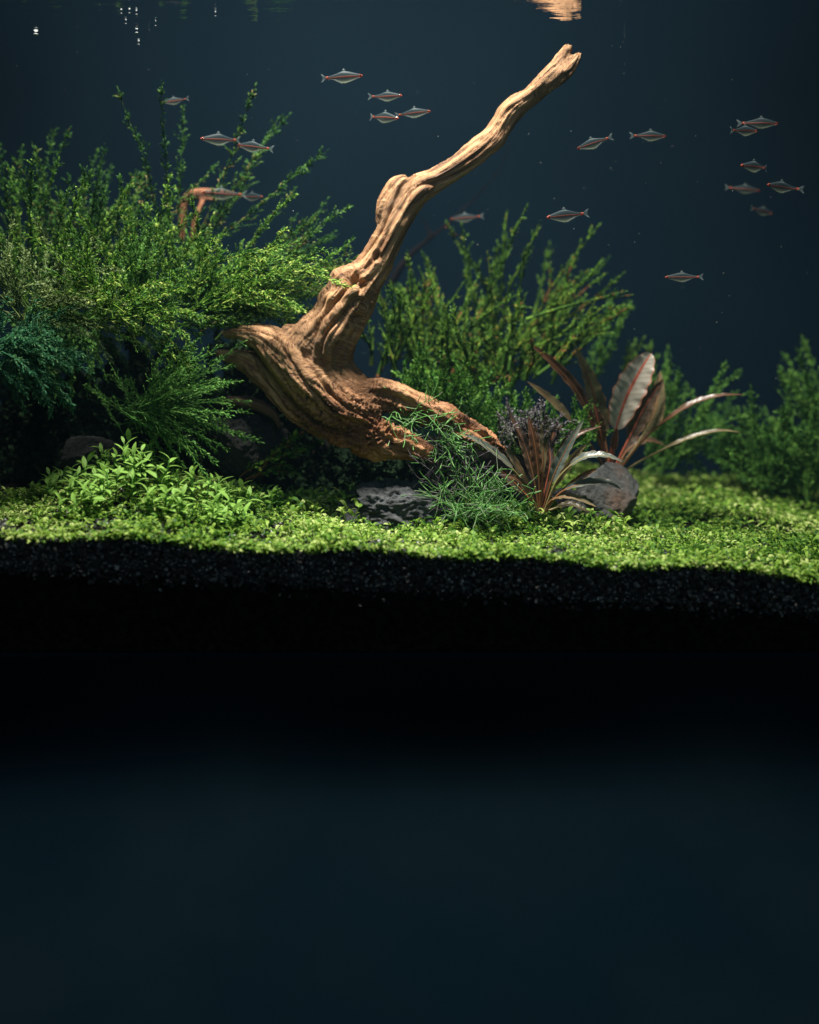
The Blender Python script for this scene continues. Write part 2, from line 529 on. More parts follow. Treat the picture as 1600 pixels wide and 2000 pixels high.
# back panel, tank base, tabletop
mb = MB()
def box(mb, x0, x1, y0, y1, z0, z1):
    c = [(x0, y0, z0), (x1, y0, z0), (x1, y1, z0), (x0, y1, z0), (x0, y0, z1), (x1, y0, z1), (x1, y1, z1), (x0, y1, z1)]
    mb.add(c, [np.array([[0, 3, 2, 1], [4, 5, 6, 7], [0, 1, 5, 4], [1, 2, 6, 5], [2, 3, 7, 6], [3, 0, 4, 7]])])
box(mb, -HALF - .1, HALF + .1, BACK, BACK + .05, -1.9, 2.1)
tag(mb.build('background', M['panel'], smooth=False), 'dark blue back panel of the tank', kind='structure')
ZT = -2.62
mb = MB()
box(mb, -HALF - .1, HALF + .1, FRONT + .03, BACK + .1, -3.8, -1.94)
tag(mb.build('tank_base', M['base'], smooth=False), 'black base under the soil of the aquarium', 'tank base')
mb = MB()
prof = [(FRONT - .0405, -1.97)]
for k in range(41):                                # sweep added to the tabletop so light fades smoothly towards the tank base
    t = k / 40
    prof.append((FRONT - .0405 - 2.4 * t ** 3.4, -2.15 - 1.25 * t))
prof.append((-12, -3.55))
xs = np.linspace(-12, 12, 241)
gv = np.array([(x_, y_ + .03 * math.sin(x_ * 2.1 + 1) * min(1, k / 16) * (k < 41), z_) for k, (y_, z_) in enumerate(prof) for x_ in xs])
idx = np.arange(len(gv)).reshape(len(prof), len(xs))
mb.add(gv, [np.stack([idx[:-1, :-1], idx[:-1, 1:], idx[1:, 1:], idx[1:, :-1]], -1).reshape(-1, 4)[:, ::-1]])
tag(mb.build('tabletop', M['table']), 'dark blue tabletop in front of the tank, swept for a smooth fade', kind='structure')

# soil: top as a height field, cut face along the front glass
nx, ny = 420, 200
gx, gy = np.meshgrid(np.linspace(-HALF, HALF, nx), np.linspace(FRONT + .015, BACK, ny))
gz = ground(gx, gy) + .006 * pnoise(np.stack([gx * 30, gy * 30, 0 * gx], -1).reshape(-1, 3)).reshape(gx.shape)
top = np.stack([gx, gy, gz], -1)
fr = np.concatenate([np.stack([gx[0], np.full(nx, FRONT + .015), gz[0]], -1), np.stack([gx[0], np.full(nx, FRONT + .015), np.full(nx, -1.95)], -1)])
mb = MB()
idx = np.arange(nx * ny).reshape(ny, nx)
quads = np.stack([idx[:-1, :-1], idx[:-1, 1:], idx[1:, 1:], idx[1:, :-1]], -1).reshape(-1, 4)
k = nx * ny + np.arange(nx)
q2 = np.stack([k[:-1] + nx, k[1:] + nx, k[1:], k[:-1]], -1)
mb.add(np.concatenate([top.reshape(-1, 3), fr]), [quads, q2])
tag(mb.build('ground', M['soil']), 'black aquarium soil sloping down to the right', kind='structure')

# granules of soil against the front glass and on the bare front edge
phi = (1 + 5 ** .5) / 2
ico = unit(np.array([(-1, phi, 0), (1, phi, 0), (-1, -phi, 0), (1, -phi, 0), (0, -1, phi), (0, 1, phi), (0, -1, -phi), (0, 1, -phi), (phi, 0, -1), (phi, 0, 1), (-phi, 0, -1), (-phi, 0, 1)]))
icof = np.array([(0, 11, 5), (0, 5, 1), (0, 1, 7), (0, 7, 10), (0, 10, 11), (1, 5, 9), (5, 11, 4), (11, 10, 2), (10, 7, 6), (7, 1, 8), (3, 9, 4), (3, 4, 2), (3, 2, 6), (3, 6, 8), (3, 8, 9), (4, 9, 5), (2, 4, 11), (6, 2, 10), (8, 6, 7), (9, 8, 1)])
def lumps(mb, c, r, squash=.75):
    n = len(c)
    s = r[:, None, None] * (1 + .28 * RNG.normal(size=(n, 12, 1)).clip(-1.5, 1.5))
    v = ico[None] * s * np.stack([np.ones(n), np.ones(n), np.full(n, squash)], -1)[:, None, :]
    a = RNG.uniform(0, 6.28, n); ca, sa = np.cos(a), np.sin(a)
    v = np.stack([v[..., 0] * ca[:, None] - v[..., 2] * sa[:, None], v[..., 1], v[..., 0] * sa[:, None] + v[..., 2] * ca[:, None]], -1)
    v = v + c[:, None, :]
    mb.add(v.reshape(-1, 3), [((np.arange(n) * 12)[:, None, None] + icof[None]).reshape(-1, 3)])
mb = MB()
n = 12000
x = RNG.uniform(-2.6, 2.6, n)
y = np.full(n, FRONT + .012) + RNG.uniform(-.008, .01, n)
top = ground(x, np.full(n, FRONT))
lin = -1.445 - .0532 * x
bot = lin - .17 - np.abs(RNG.normal(0, .035, n))
z = top + .008 - RNG.uniform(0, 1, n) ** 1.3 * (top - bot)  # granules thin out downwards, imitating the fading light
lumps(mb, np.stack([x, y, z], -1), RNG.uniform(.008, .017, n))
n = 5000
x = RNG.uniform(-2.7, 2.7, n); y = FRONT + RNG.uniform(0, 1, n) ** 1.5 * 1.3 + .02
lumps(mb, np.stack([x, y, ground(x, y) + .005], -1), RNG.uniform(.008, .018, n))
tag(mb.build('gravel', M['granule'], smooth=False), 'black soil granules heaped against the front glass', kind='stuff')

# ------------------------------------------------------------------ carpet plants
def sprouts(mb, x, y, hmin, hmax, L, W, per, flat=.5):
    """low rosettes: a few leaves each on short stems"""
    n = len(x)
    z = ground(x, y)
    base = np.stack([x, y, z - .01], -1)
    h = RNG.uniform(hmin, hmax, n)
    lean = RNG.normal(0, .35, (n, 3)); lean[:, 2] = 1
    topp = base + unit(lean) * h[:, None]
    mb.segs(base, topp, .0035, .0028)
    a0 = RNG.uniform(0, 6.28, n)
    for k in range(per):
        a = a0 + k * 2.4 + RNG.normal(0, .3, n)
        up = RNG.uniform(-.1, flat * 2, n)
        d = np.stack([np.cos(a), np.sin(a), up], -1)
        f = RNG.uniform(.45, 1, n)[:, None]
        p = base * (1 - f) + topp * f
        nr = np.stack([RNG.normal(0, .55, n), RNG.normal(0, .55, n), np.ones(n)], -1)
        s = RNG.uniform(.7, 1.25, n)
        mb.leaves(p, d, nr, L * s, W * s, bend=.7, cup=.12)

def back_limit(x):
    return np.where(x > 1.15, 2.2, .22 + .95 * sstep(.75, 1.15, x) * 2)

mb = MB()
n = 27000
x = RNG.uniform(-2.75, 3.1, n); y = FRONT - .01 + RNG.uniform(0, 1, n) ** 1.1 * 3.2
dens = pnoise(np.stack([x * 3.2, y * 3.2, x * 0 + 4], -1))
keep = (y < back_limit(x)) & ((dens + .35 * pnoise(np.stack([x * 9, y * 9, x * 0 + 1], -1)) > -.22) | (RNG.uniform(size=n) < .15))
keep &= ~((x < -1.9) & (RNG.uniform(size=n) < .45) & (y < -.75))
keep &= ~((x < -1.4) & (y > .15))
x, y = x[keep], y[keep]
bump = .5 + .5 * pnoise(np.stack([x * 5, y * 5, x * 0 + 9], -1))
z_h = .035 + .05 * bump
near = y < .4
sprouts(mb, x[near], y[near], .0, .07, .035, .0125, 4)
sprouts(mb, x[~near], y[~near], .02, .09, .046, .02, 3)
# overhanging rim at the glass
n = 900
x = RNG.uniform(-2.3, 2.4, n); y = np.full(n, FRONT) + RNG.uniform(-.012, .03, n)
sprouts(mb, x, y, .01, .05, .036, .014, 3)
# taller arching sprouts along the far edge of the lawn and in patches
n = 1500
x = RNG.uniform(-1.6, 1.3, n); y = .22 - np.abs(RNG.normal(0, .16, n))
sprouts(mb, x, y, .05, .15, .058, .020, 4, .7)
n = 1200
x = RNG.uniform(-2.3, 2.6, n); y = RNG.uniform(-1, 0, n)
k_ = pnoise(np.stack([x * 2, y * 2, x * 0 + 2], -1)) > .1
sprouts(mb, x[k_], y[k_], .06, .11, .050, .018, 4, .7)
tag(mb.build('ground_cover', M['carpet']), 'bright green carpet of tiny leaves covering the front soil', 'carpet plant', kind='stuff')

# ------------------------------------------------------------------ fronds: branching stems set with small leaves
def frond_bush(base, n_fronds, ang, length, px=1.0, droop=-.4, depth=.35, branch=22, gap=9, leaf=9, lw=.3, spread=12,
               sub=True, wob=.12, thick=1.6, leaf_gap=5.5, stemleaf=True, splay=.8, jit=.28, bth=1.0):
    """returns (stem builder, foliage builder). base: point; ang: (from, to) degrees in the x-z plane; lengths and leaves in photo pixels"""
    u = (8.0 + base[1]) / FOC * px
    st, fo = MB(), MB()
    LP, LD, LL = [], [], []
    SP0, SP1, SR0, SR1 = [], [], [], []
    for i in range(n_fronds):
        a = R(RNG.uniform(*ang))
        l = RNG.uniform(*length) * u
        b = base + RNG.normal(0, spread * u, 3) * np.array([1, .8, .4])
        d = unit(np.array([math.cos(a), RNG.uniform(-depth, depth), math.sin(a)]))
        m = max(6, int(l / (gap * u)))
        step = l / m
        pts = [b]
        w = RNG.normal(0, 1, 3); w2 = RNG.normal(0, 1, 3)
        dd = d.copy()
        for k in range(m):
            t = k / m
            dd = unit(dd + np.array([0, 0, droop * step / l * 1.3 * (.4 + t)]) + wob * (math.sin(t * 7 + w[0]) * w2) * step / l * 3 + RNG.normal(0, wob * .35, 3))
            pts.append(pts[-1] + dd * step)
        pts = np.array(pts)
        tt = np.linspace(0, 1, m + 1)
        rr = thick * u * (1 - .75 * tt)
        SP0.append(pts[:-1]); SP1.append(pts[1:]); SR0.append(rr[:-1]); SR1.append(rr[1:])
        tan = unit(np.gradient(pts, axis=0))
        # leaves on the main stem
        if stemleaf:
            k = int(l / (leaf_gap * u))
            t = RNG.uniform(.15, 1, k) ** .8
            j = (t * m).astype(int).clip(0, m - 1)
            f = (t * m - j)[:, None]
            p = pts[j] * (1 - f) + pts[j + 1] * f
            LP.append(p); LD.append(tan[j] * 1.0 + RNG.normal(0, .45, (k, 3))); LL.append(RNG.uniform(.6, 1.1, k) * leaf * u)
            LP.append(pts[-1:]); LD.append(tan[-1:]); LL.append(np.array([leaf * u]))
        if sub:
            start = max(1, int(m * .18))
            q = pts[start:m]; tq = tan[start:m]; ts = tt[start:m]
            for side in (-1, 1):
                kk = len(q)
                sel = RNG.uniform(size=kk) < .8
                qq, tg, t1 = q[sel], tq[sel], ts[sel]
                kk = len(qq)
                if kk == 0: continue
                pr = unit(np.cross(tg, np.array([0, 1., 0]))) * side
                bd = unit(tg * RNG.uniform(.9, 1.4, (kk, 1)) + pr * splay * RNG.uniform(.25, .9, (kk, 1)) + np.array([0, 1, 0]) * RNG.normal(0, .35, (kk, 1)))
                bl = branch * u * RNG.uniform(.3, 1.15, kk) * (1.05 - .75 * t1)
                nseg = 4
                cur, dcur = qq, bd
                bend = RNG.normal(0, .16, (kk, 3)) + tg * .22 + np.array([0, 0, droop * .12])
                per = max(1, int(round(branch / nseg / leaf_gap)))
                for g in range(nseg):
                    nxt = cur + dcur * bl[:, None] / nseg
                    SP0.append(cur); SP1.append(nxt)
                    SR0.append(np.full(kk, (.9 - .15 * g) * u * bth)); SR1.append(np.full(kk, (.75 - .15 * g) * u * bth))
                    for h in range(per):
                        f = (h + RNG.uniform(0, 1, (kk, 1))) / per
                        LP.append(cur + (nxt - cur) * f)
                        sd = pr * (1 if (g * per + h) % 2 else -1)
                        LD.append(dcur * 1.0 + sd * RNG.uniform(.1, .75, (kk, 1)) + RNG.normal(0, jit, (kk, 3)))
                        LL.append(RNG.uniform(.55, 1.15, kk) * leaf * u * (1.1 - .12 * g))
                    dcur = unit(dcur + bend); cur = nxt
                LP.append(cur); LD.append(dcur); LL.append(RNG.uniform(.7, 1.1, kk) * leaf * u)
    st.segs(np.concatenate(SP0), np.concatenate(SP1), np.concatenate(SR0), np.concatenate(SR1))
    LP, LD, LL = np.concatenate(LP), np.concatenate(LD), np.concatenate(LL)
    nr = np.stack([RNG.normal(0, .6, len(LP)), RNG.normal(0, .6, len(LP)) - .3, np.ones(len(LP))], -1)
    fo.leaves(LP, LD, nr, LL, LL * lw, bend=.5)
    return st, fo

def plant(name, base, label, cat, fol, stem=None, group=None, **kw):
    base = np.asarray(base, float)
    st, fo = frond_bush(base, **kw)
    e = empty(name, base, label, cat, group)
    shift(st, base).build('stem', stem or M['stem'], e)
    shift(fo, base).build('foliage', fol, e)
    return e

G1 = 'feathery stem plants massed on the left bank'
# far ones, rising above the rest
plant('stem_plant', P(20, 620, .55), 'tall blurred stem plant at the left edge reaching halfway to the surface', 'plant', M['back'], stem=M['back'], bth=1.3, group=G1, n_fronds=10, ang=(72, 108), length=(240, 410), branch=38, gap=19, leaf=11, droop=-.1, depth=.2, spread=22)
plant('stem_plant', P(190, 600, .6), 'dark bushy stem plant behind the bright green mass, with rounded top', 'plant', M['back'], stem=M['back'], bth=1.3, group=G1, n_fronds=26, ang=(50, 115), length=(230, 345), branch=44, gap=17, leaf=11, droop=-.1, depth=.25, spread=30)
plant('stem_plant', P(335, 560, .5), 'tallest upright stem plant with a fish in front of its tip', 'plant', M['back'], stem=M['back'], bth=1.3, group=G1, n_fronds=3, ang=(86, 94), length=(360, 400), branch=44, gap=20, leaf=11, droop=0, depth=.1, spread=8)
plant('stem_plant', P(330, 560, .6), 'long stem plant leaning right with tip near two upper fish', 'plant', M['back'], stem=M['back'], bth=1.3, group=G1, n_fronds=4, ang=(57, 67), length=(380, 440), branch=58, gap=23, leaf=12, droop=-.35, depth=.1, spread=10)
plant('stem_plant', P(90, 640, .35), 'yellowish green stem plant arching right from the left edge', 'plant', M['frond'], stem=M['frond'], bth=1.3, group=G1, n_fronds=26, ang=(40, 120), length=(200, 350), branch=44, gap=16, leaf=9, droop=-.25, depth=.35, spread=30)
plant('stem_plant', P(260, 640, .3), 'upright bright green plant in the middle of the left mass', 'plant', M['frond'], stem=M['frond'], bth=1.3, group=G1, n_fronds=30, ang=(62, 128), length=(170, 300), branch=49, gap=14, leaf=10, droop=-.2, depth=.4, spread=30)
plant('stem_plant', P(420, 640, .6), 'blurred plant behind the driftwood trunk with tips against the dark water', 'plant', M['back'], stem=M['back'], bth=1.3, group=G1, n_fronds=20, ang=(25, 62), length=(220, 345), branch=44, gap=16, leaf=9, droop=-.25, depth=.35, spread=26)
plant('stem_plant', P(370, 620, .1), 'bright plant whose sprays sweep right towards the driftwood', 'plant', M['frond'], stem=M['frond'], bth=1.3, group=G1, n_fronds=40, ang=(2, 48), length=(190, 360), branch=46, gap=12, leaf=9, droop=-.35, wob=.2, depth=.4, spread=26)
plant('stem_plant', P(380, 600, .2), 'short bright plant under the small reddish hooked branch', 'plant', M['frond'], stem=M['frond'], bth=1.3, group=G1, n_fronds=26, ang=(45, 110), length=(90, 205), branch=46, gap=14, leaf=9, droop=-.3, depth=.4, spread=30, wob=.2)
plant('stem_plant', P(230, 610, -.15), 'dense front bush of fine sprays hanging over the dark hollow', 'plant', M['frond'], stem=M['frond'], bth=1.3, group=G1, n_fronds=52, ang=(-25, 150), length=(90, 215), branch=46, gap=12, leaf=9, droop=-.5, depth=.7, spread=32)
plant('stem_plant', P(60, 600, -.15), 'pale wiry bush trailing from the left edge', 'plant', M['frond_pale'], stem=M['frond_pale'], bth=1.3, group=G1, n_fronds=44, ang=(-30, 150), length=(90, 200), branch=41, gap=12, leaf=8, droop=-.55, depth=.7, spread=36)
plant('stem_plant', P(270, 560, .0), 'dark twiggy sprig standing in the centre of the left mass', 'plant', M['deep'], stem=M['deep'], bth=1.3, group=G1, n_fronds=12, ang=(70, 112), length=(60, 150), branch=38, gap=14, leaf=8, droop=.1, depth=.4, spread=14)
G2 = 'shaded ferny clumps below the left plant mass'
plant('moss_clump', P(20, 690, -.35), 'blue green moss clump hanging at the left edge above the hollow', 'moss', M['teal'], stem=M['teal'], bth=1.3, group=G2, n_fronds=60, ang=(-55, 80), length=(70, 160), branch=38, gap=12, leaf=9, droop=-.55, depth=.7, spread=26)
plant('moss_clump', P(270, 800, -.15), 'ferny clump fanning right below the driftwood fork', 'moss', M['deep'], stem=M['deep'], bth=1.3, group=G2, n_fronds=55, ang=(-40, 60), length=(110, 235), branch=32, gap=12, leaf=8, droop=-.3, depth=.5, spread=20)
plant('moss_clump', P(300, 830, .15), 'dim clump of upright fern blades in deep shade', 'moss', M['deep'], stem=M['deep'], bth=1.3, group=G2, n_fronds=26, ang=(20, 150), length=(60, 150), branch=26, gap=14, leaf=8, droop=-.2, depth=.4, spread=30)
plant('moss_clump', P(140, 620, .4), 'dark moss under the left mass at the mouth of the hollow', 'moss', M['deep'], stem=M['deep'], bth=1.3, group=G2, n_fronds=50, ang=(-120, 40), length=(60, 150), branch=35, gap=12, leaf=8, droop=-.4, depth=.6, spread=50)

for (bx, by, d, lab) in [(60, 960, .75, 'added plant darkening the far left of the hollow'), (210, 960, .8, 'added plant darkening the space behind the dark rounded rock'), (360, 950, .75, 'added plant darkening the space behind the fern clump'), (500, 930, .8, 'added plant darkening the space behind the left end of the driftwood'),
        (620, 990, .6, 'added plant darkening the gap under the driftwood body'), (740, 990, .6, 'added plant darkening the space behind the flat grey rock')]:
    plant('moss_clump', P(bx, by, d), lab, 'moss', M['gloom'], group=G2, n_fronds=60, ang=(35, 145), length=(120, 320) if bx < 600 else (50, 115), branch=49, gap=17, leaf=17, lw=.6, droop=-.1, depth=.35, spread=45)  # plants added to keep the hollow and the gap under the wood dark

# ------------------------------------------------------------------ ribbon-like plants behind the wood
G3 = 'blurred stem plants behind the driftwood on the right'
spec3 = [
    (780, 720, .9, 22, (60, 130), (110, 220), 'bushy yellow green plant just right of the driftwood trunk'),
    (880, 740, 1.0, 20, (50, 125), (140, 250), 'brown tipped green plant in the centre behind the driftwood arm'),
    (960, 740, 1.3, 12, (62, 90), (260, 360), 'tall pointed plant whose tip reaches the lone dim fish'),
    (990, 740, 1.4, 11, (45, 75), (240, 340), 'tall dim plant leaning right under the fish pair'),
    (1010, 740, 1.0, 14, (35, 75), (150, 250), 'open green plant with upcurved shoots over the broad leaves'),
    (930, 760, .8, 24, (40, 130), (90, 180), 'low dense green plant below the taller shoots'),
]
for (bx, by, d, nf, an, ln, lab) in spec3:
    plant('stem_plant', P(bx, by, d), lab, 'plant', M['ribbon'], group=G3, n_fronds=nf, ang=an, length=ln, branch=58, gap=30, leaf=11, lw=.32, droop=.02, depth=.3, spread=36, thick=4.6, leaf_gap=6, splay=.5, wob=.3, jit=.2, bth=3.2, stem=M['ribbon'])
# two long single shoots
plant('stem_plant', P(1030, 625, .85), 'single thin shoot stretching right with a hooked tip', 'plant', M['ribbon'], group=G3, stem=M['ribbon'], n_fronds=2, ang=(16, 22), length=(195, 215), branch=6, gap=14, leaf=9, droop=-.1, depth=.05, spread=3, sub=False, thick=4, wob=.05, leaf_gap=4)
plant('stem_plant', P(1080, 700, 1.2), 'slender green shoot pointing up beside the pale leaf', 'plant', M['ribbon'], group=G3, n_fronds=3, stem=M['ribbon'], ang=(28, 50), length=(120, 160), branch=10, gap=14, leaf=11, droop=-.1, depth=.05, spread=8, thick=4, wob=.06)
plant('stem_plant', P(1150, 760, 1.5), 'narrow dark green shoot tilted right above the broad leaves', 'plant', M['bush'], stem=M['bush'], bth=1.3, group=G3, n_fronds=4, ang=(62, 72), length=(160, 195), branch=16, gap=9, leaf=13, droop=-.05, depth=.05, spread=5)
plant('stem_plant', P(1200, 820, 1.6), 'short brown tipped shoot just left of the pale leaf tip', 'plant', M['ribbon'], group=G3, n_fronds=4, ang=(68, 80), length=(140, 175), branch=13, gap=12, leaf=13, droop=-.05, depth=.05, spread=5)

# fine bright moss in front of them
G4 = 'fine bright moss between driftwood and broad leaved plants'
plant('moss_cushion', P(860, 800, .45), 'bright fine moss just above the right driftwood root', 'moss', M['fine'], stem=M['fine'], bth=1.3, group=G4, n_fronds=60, ang=(30, 150), length=(50, 130), branch=27, gap=10, leaf=9, lw=.4, droop=-.05, depth=.6, spread=34, wob=.35)
plant('moss_cushion', P(960, 860, .5), 'fine green moss behind the tip of the right driftwood root', 'moss', M['fine'], stem=M['fine'], bth=1.3, group=G4, n_fronds=60, ang=(30, 150), length=(50, 130), branch=27, gap=10, leaf=8, lw=.4, droop=-.05, depth=.6, spread=38, wob=.35)
plant('moss_cushion', P(1080, 870, .45), 'green moss cushion between the two broad leaved plants', 'moss', M['fine'], stem=M['fine'], bth=1.3, group=G4, n_fronds=46, ang=(30, 150), length=(40, 105), branch=24, gap=10, leaf=8, lw=.4, droop=-.05, depth=.6, spread=34, wob=.35)
plant('moss_cushion', P(1030, 870, .1), 'purplish grey moss tuft behind the small dark leaved plant', 'moss', M['greymoss'], group=G4, n_fronds=46, ang=(30, 150), length=(45, 95), branch=24, gap=10, leaf=8, lw=.4, droop=-.05, depth=.6, spread=26, wob=.35)

# right side
G5 = 'blurred feathery bushes in the right background'
plant('feather_bush', P(1560, 960, 1.4), 'large soft feathery bush at the right edge', 'plant', M['bush'], stem=M['bush'], bth=1.3, group=G5, n_fronds=70, ang=(55, 150), length=(90, 215), branch=46, gap=13, leaf=12, droop=-.05, depth=.5, spread=34)
plant('feather_bush', P(1640, 900, 1.5), 'taller feathery shoot cut off by the right edge', 'plant', M['bush'], stem=M['bush'], bth=1.3, group=G5, n_fronds=24, ang=(85, 130), length=(120, 250), branch=46, gap=13, leaf=12, droop=-.05, depth=.3, spread=20)
plant('feather_bush', P(1480, 950, 1.6), 'lower left part bush of dim feathery shoots right of the gap', 'plant', M['bush'], stem=M['bush'], bth=1.3, group=G5, n_fronds=30, ang=(60, 155), length=(60, 150), branch=35, gap=13, leaf=11, droop=-.05, depth=.4, spread=26)
plant('feather_bush', P(1290, 920, 1.5), 'dim thin bush right behind the large broad leaved plant', 'plant', M['bush'], stem=M['bush'], bth=1.3, group=G5, n_fronds=26, ang=(25, 100), length=(90, 250), branch=35, gap=14, leaf=11, droop=-.1, depth=.3, spread=24)

# ------------------------------------------------------------------ hair-like moss on the lower root
def wiry(base, n_str, ang, length, mat_, seed, spread, r=1.3, curl=.5, depth=.5, droop=-.2):
    u = (8.0 + base[1]) / FOC
    mb = MB()
    p0, p1 = [], []
    for i in range(n_str):
        a = R(RNG.uniform(*ang)); l = RNG.uniform(*length) * u
        d = unit(np.array([math.cos(a), RNG.uniform(-depth, depth), math.sin(a)]))
        q = base + np.array([RNG.normal(0, spread[0] * u), RNG.normal(0, .05), RNG.normal(0, spread[1] * u)])
        m = 9
        c = RNG.normal(0, curl, 3)
        for k in range(m):
            d = unit(d + c * .35 + RNG.normal(0, curl * .45, 3) + np.array([0, 0, droop * .2]))
            q2 = q + d * l / m
            p0.append(q); p1.append(q2)
            if k in (3, 5) and RNG.uniform() < .7:
                dd = unit(d + RNG.normal(0, .7, 3)); r0 = q2
                for _ in range(3):
                    dd = unit(dd + RNG.normal(0, curl * .4, 3)); r1 = r0 + dd * l / m
                    p0.append(r0); p1.append(r1); r0 = r1
            q = q2
    mb.segs(np.array(p0), np.array(p1), r * u, r * .8 * u)
    return mb
G6 = 'wiry moss growing from the driftwood roots'
for (bx, by, d, ns, an, ln, sp, mt, lab, dr) in [
    (775, 812, -.05, 60, (-50, 60), (40, 85), (26, 8), 'wire', 'light green wiry moss on top of the lower driftwood root', -.5),
    (865, 855, -.12, 60, (-80, 60), (40, 80), (20, 18), 'wire', 'wiry moss trailing off the end of the lower driftwood root', -.6),
    (895, 950, -.12, 70, (20, 160), (40, 90), (22, 30), 'greymoss', 'grey tangled moss between the dark rock and small dark plant', .1),
    (915, 1008, -.3, 48, (25, 140), (50, 110), (28, 8), 'wire', 'green grassy tuft rising right of the flat grey rock', .1),
    (955, 1000, -.25, 40, (10, 130), (40, 90), (26, 14), 'wire', 'green wiry tuft at the foot of the small dark plant', .1)]:
    b = P(bx, by, d)
    o = shift(wiry(b, int(ns * 1.5), an, (ln[0] * 1.1, ln[1] * 1.25), None, 1, sp, r=1.05 if mt == 'wire' else .9, curl=.52, droop=dr), b).build('wiry_moss', M[mt])
    o.location = b
    tag(o, lab, 'moss', G6)

# ------------------------------------------------------------------ leafy sprigs at the left front
leaf_m = MB()
def big_leaf(mb, L, W, rows=5, bend=.35):
    v, f = [], []
    for i in range(rows + 1):
        t = i / rows
        w = W * (math.sin(math.pi * min(1, t * .86 + .12)) ** .8) * (0.25 if i == 0 else 1)
        if i == rows: w = W * .06
        z = -bend * L * t * t + .25 * L * t
        for s in (-1, 0, 1):
            v.append((t * L, s * w * .5, z + abs(s) * w * .14))
    for i in range(rows):
        for s in (0, 1):
            a = i * 3 + s
            f.append([a, a + 1, a + 4, a + 3])
    mb.add(v, [np.array(f)])
big_leaf(leaf_m, 1, .33)
leaf_mesh = leaf_m.mesh('sprig_leaf'); leaf_mesh.materials.append(M['sprig'])
stem_m = MB(); stem_m.tube([(0, 0, 0), (.02, .01, .4), (-.015, 0, .75), (.01, 0, 1)], [.05, .045, .04, .03], 5)
stem_mesh = stem_m.mesh('sprig_stem'); stem_mesh.materials.append(M['sprig_stem'])
G7 = 'leafy sprigs growing above the carpet at the front left'
spr = []
for i in range(104):
    if i < 88:
        px_ = 90 + 400 * random.random()
        d = random.uniform(-.68, .0)
    else:
        px_ = random.uniform(480, 720); d = random.uniform(-.1, .3)
    b = on_ground(px_, d)
    hill = math.exp(-((px_ - 290) / 150) ** 2) if i < 88 else .25
    h = (.08 + .20 * hill * (.55 + .45 * (d + .68) / .68)) * random.uniform(.75, 1.2)
    e = empty('leafy_sprig', b, ('bright leafy sprig on the low left end of the leafy mound' if px_ < 190 else 'bright leafy sprig on the high middle of the left leafy mound' if px_ < 340 else 'bright leafy sprig on the right slope of the leafy mound below the fern clump') if i < 88 else 'small green sprig with paired leaves between left carpet and grey rock', 'sprig', G7 if i < 88 else 'sprigs in front of the dark gap under the driftwood')
    e.rotation_euler = (random.uniform(-.25, .25), random.uniform(-.25, .25), random.uniform(0, 6.28))
    s = obj('stem', stem_mesh, None, e); s.scale = (.1, .1, h)
    nl = random.choice((6, 7, 8))
    for k in range(nl):
        lf = obj('leaf', leaf_mesh, None, e)
        t = .35 + .65 * k / (nl - 1)
        lf.location = (0, 0, h * t)
        lf.rotation_euler = (random.uniform(-.3, .3), -random.uniform(-.05, .6) - (.4 if k > nl - 3 else 0), k * 1.75 + random.uniform(-.3, .3))
        sc = random.uniform(.07, .105) * (.8 if k == nl - 1 else 1)
        lf.scale = (sc, sc, sc)

# ------------------------------------------------------------------ rocks
def rock(name, px, py, d, sx, sy, sz, mat_, label, seed, rough=.16, plates=0.0, pit=.03, cut=(.66, .92), parent=None, group='rocks lying on the soil', rz=0):
    import bmesh
    bm = bmesh.new()
    bmesh.ops.create_icosphere(bm, subdivisions=6, radius=1)
    v = np.array([q.co[:] for q in bm.verts])
    s = seed * 7.7
    nr = v.copy()
    r = 1 + rough * 1.6 * pnoise(v * 1.1 + s) + rough * fbm(v * 2.3 + s, 4)
    # facets: clip against random planes
    rg = np.random.default_rng(seed)
    v = v * r[:, None]
    for _ in range(14):
        pn = unit(rg.normal(size=3)); off = rg.uniform(*cut)
        dd = v @ pn - off
        v = v - np.maximum(dd, 0)[:, None] * pn * .85
    if plates:
        q = v * np.array([5, 5, 9]) + s
        v = v + nr * (plates * (np.abs(pnoise(q * .8)) - .35))[:, None]
    v = v + nr * (.03 * fbm(v * 8 + s, 4) - pit * np.exp(-(pnoise(v * np.array([7, 7, 11]) + s) / .12) ** 2))[:, None]
    v = v * np.array([sx, sy, sz])
    for q, c in zip(bm.verts, v): q.co = c
    me = bpy.data.meshes.new(name)
    bm.to_mesh(me); bm.free()
    me.polygons.foreach_set('use_smooth', [True] * len(me.polygons))
    o = obj(name, me, mat_)
    o.location = P(px, py, d)
    o.rotation_euler = (0, 0, rz)
    return tag(o, label, 'rock', group)
rock('rock', 778, 1000, -.08, .37, .26, .22, M['rock'], 'flat grey slaty rock in front of the lower driftwood root', 3, plates=.16)
rock('rock', 1180, 985, .25, .29, .25, .29, M['rock_rust'], 'angular grey rock with rusty patches under the silvery leaf', 33, rough=.12, plates=.03, pit=.008, cut=(.45, .85))
rock('rock', 1120, 1010, .2, .22, .2, .16, M['rock'], 'low grey rock half hidden at the foot of the small plant', 12, plates=.08)
rock('rock', 180, 905, .1, .20, .18, .20, M['rock_dark'], 'dark rounded rock behind the left leafy sprigs', 8)
rock('rock', 470, 870, .25, .28, .25, .30, M['rock_dark'], 'dark block of rock below the fern clump and driftwood', 9, plates=.1)

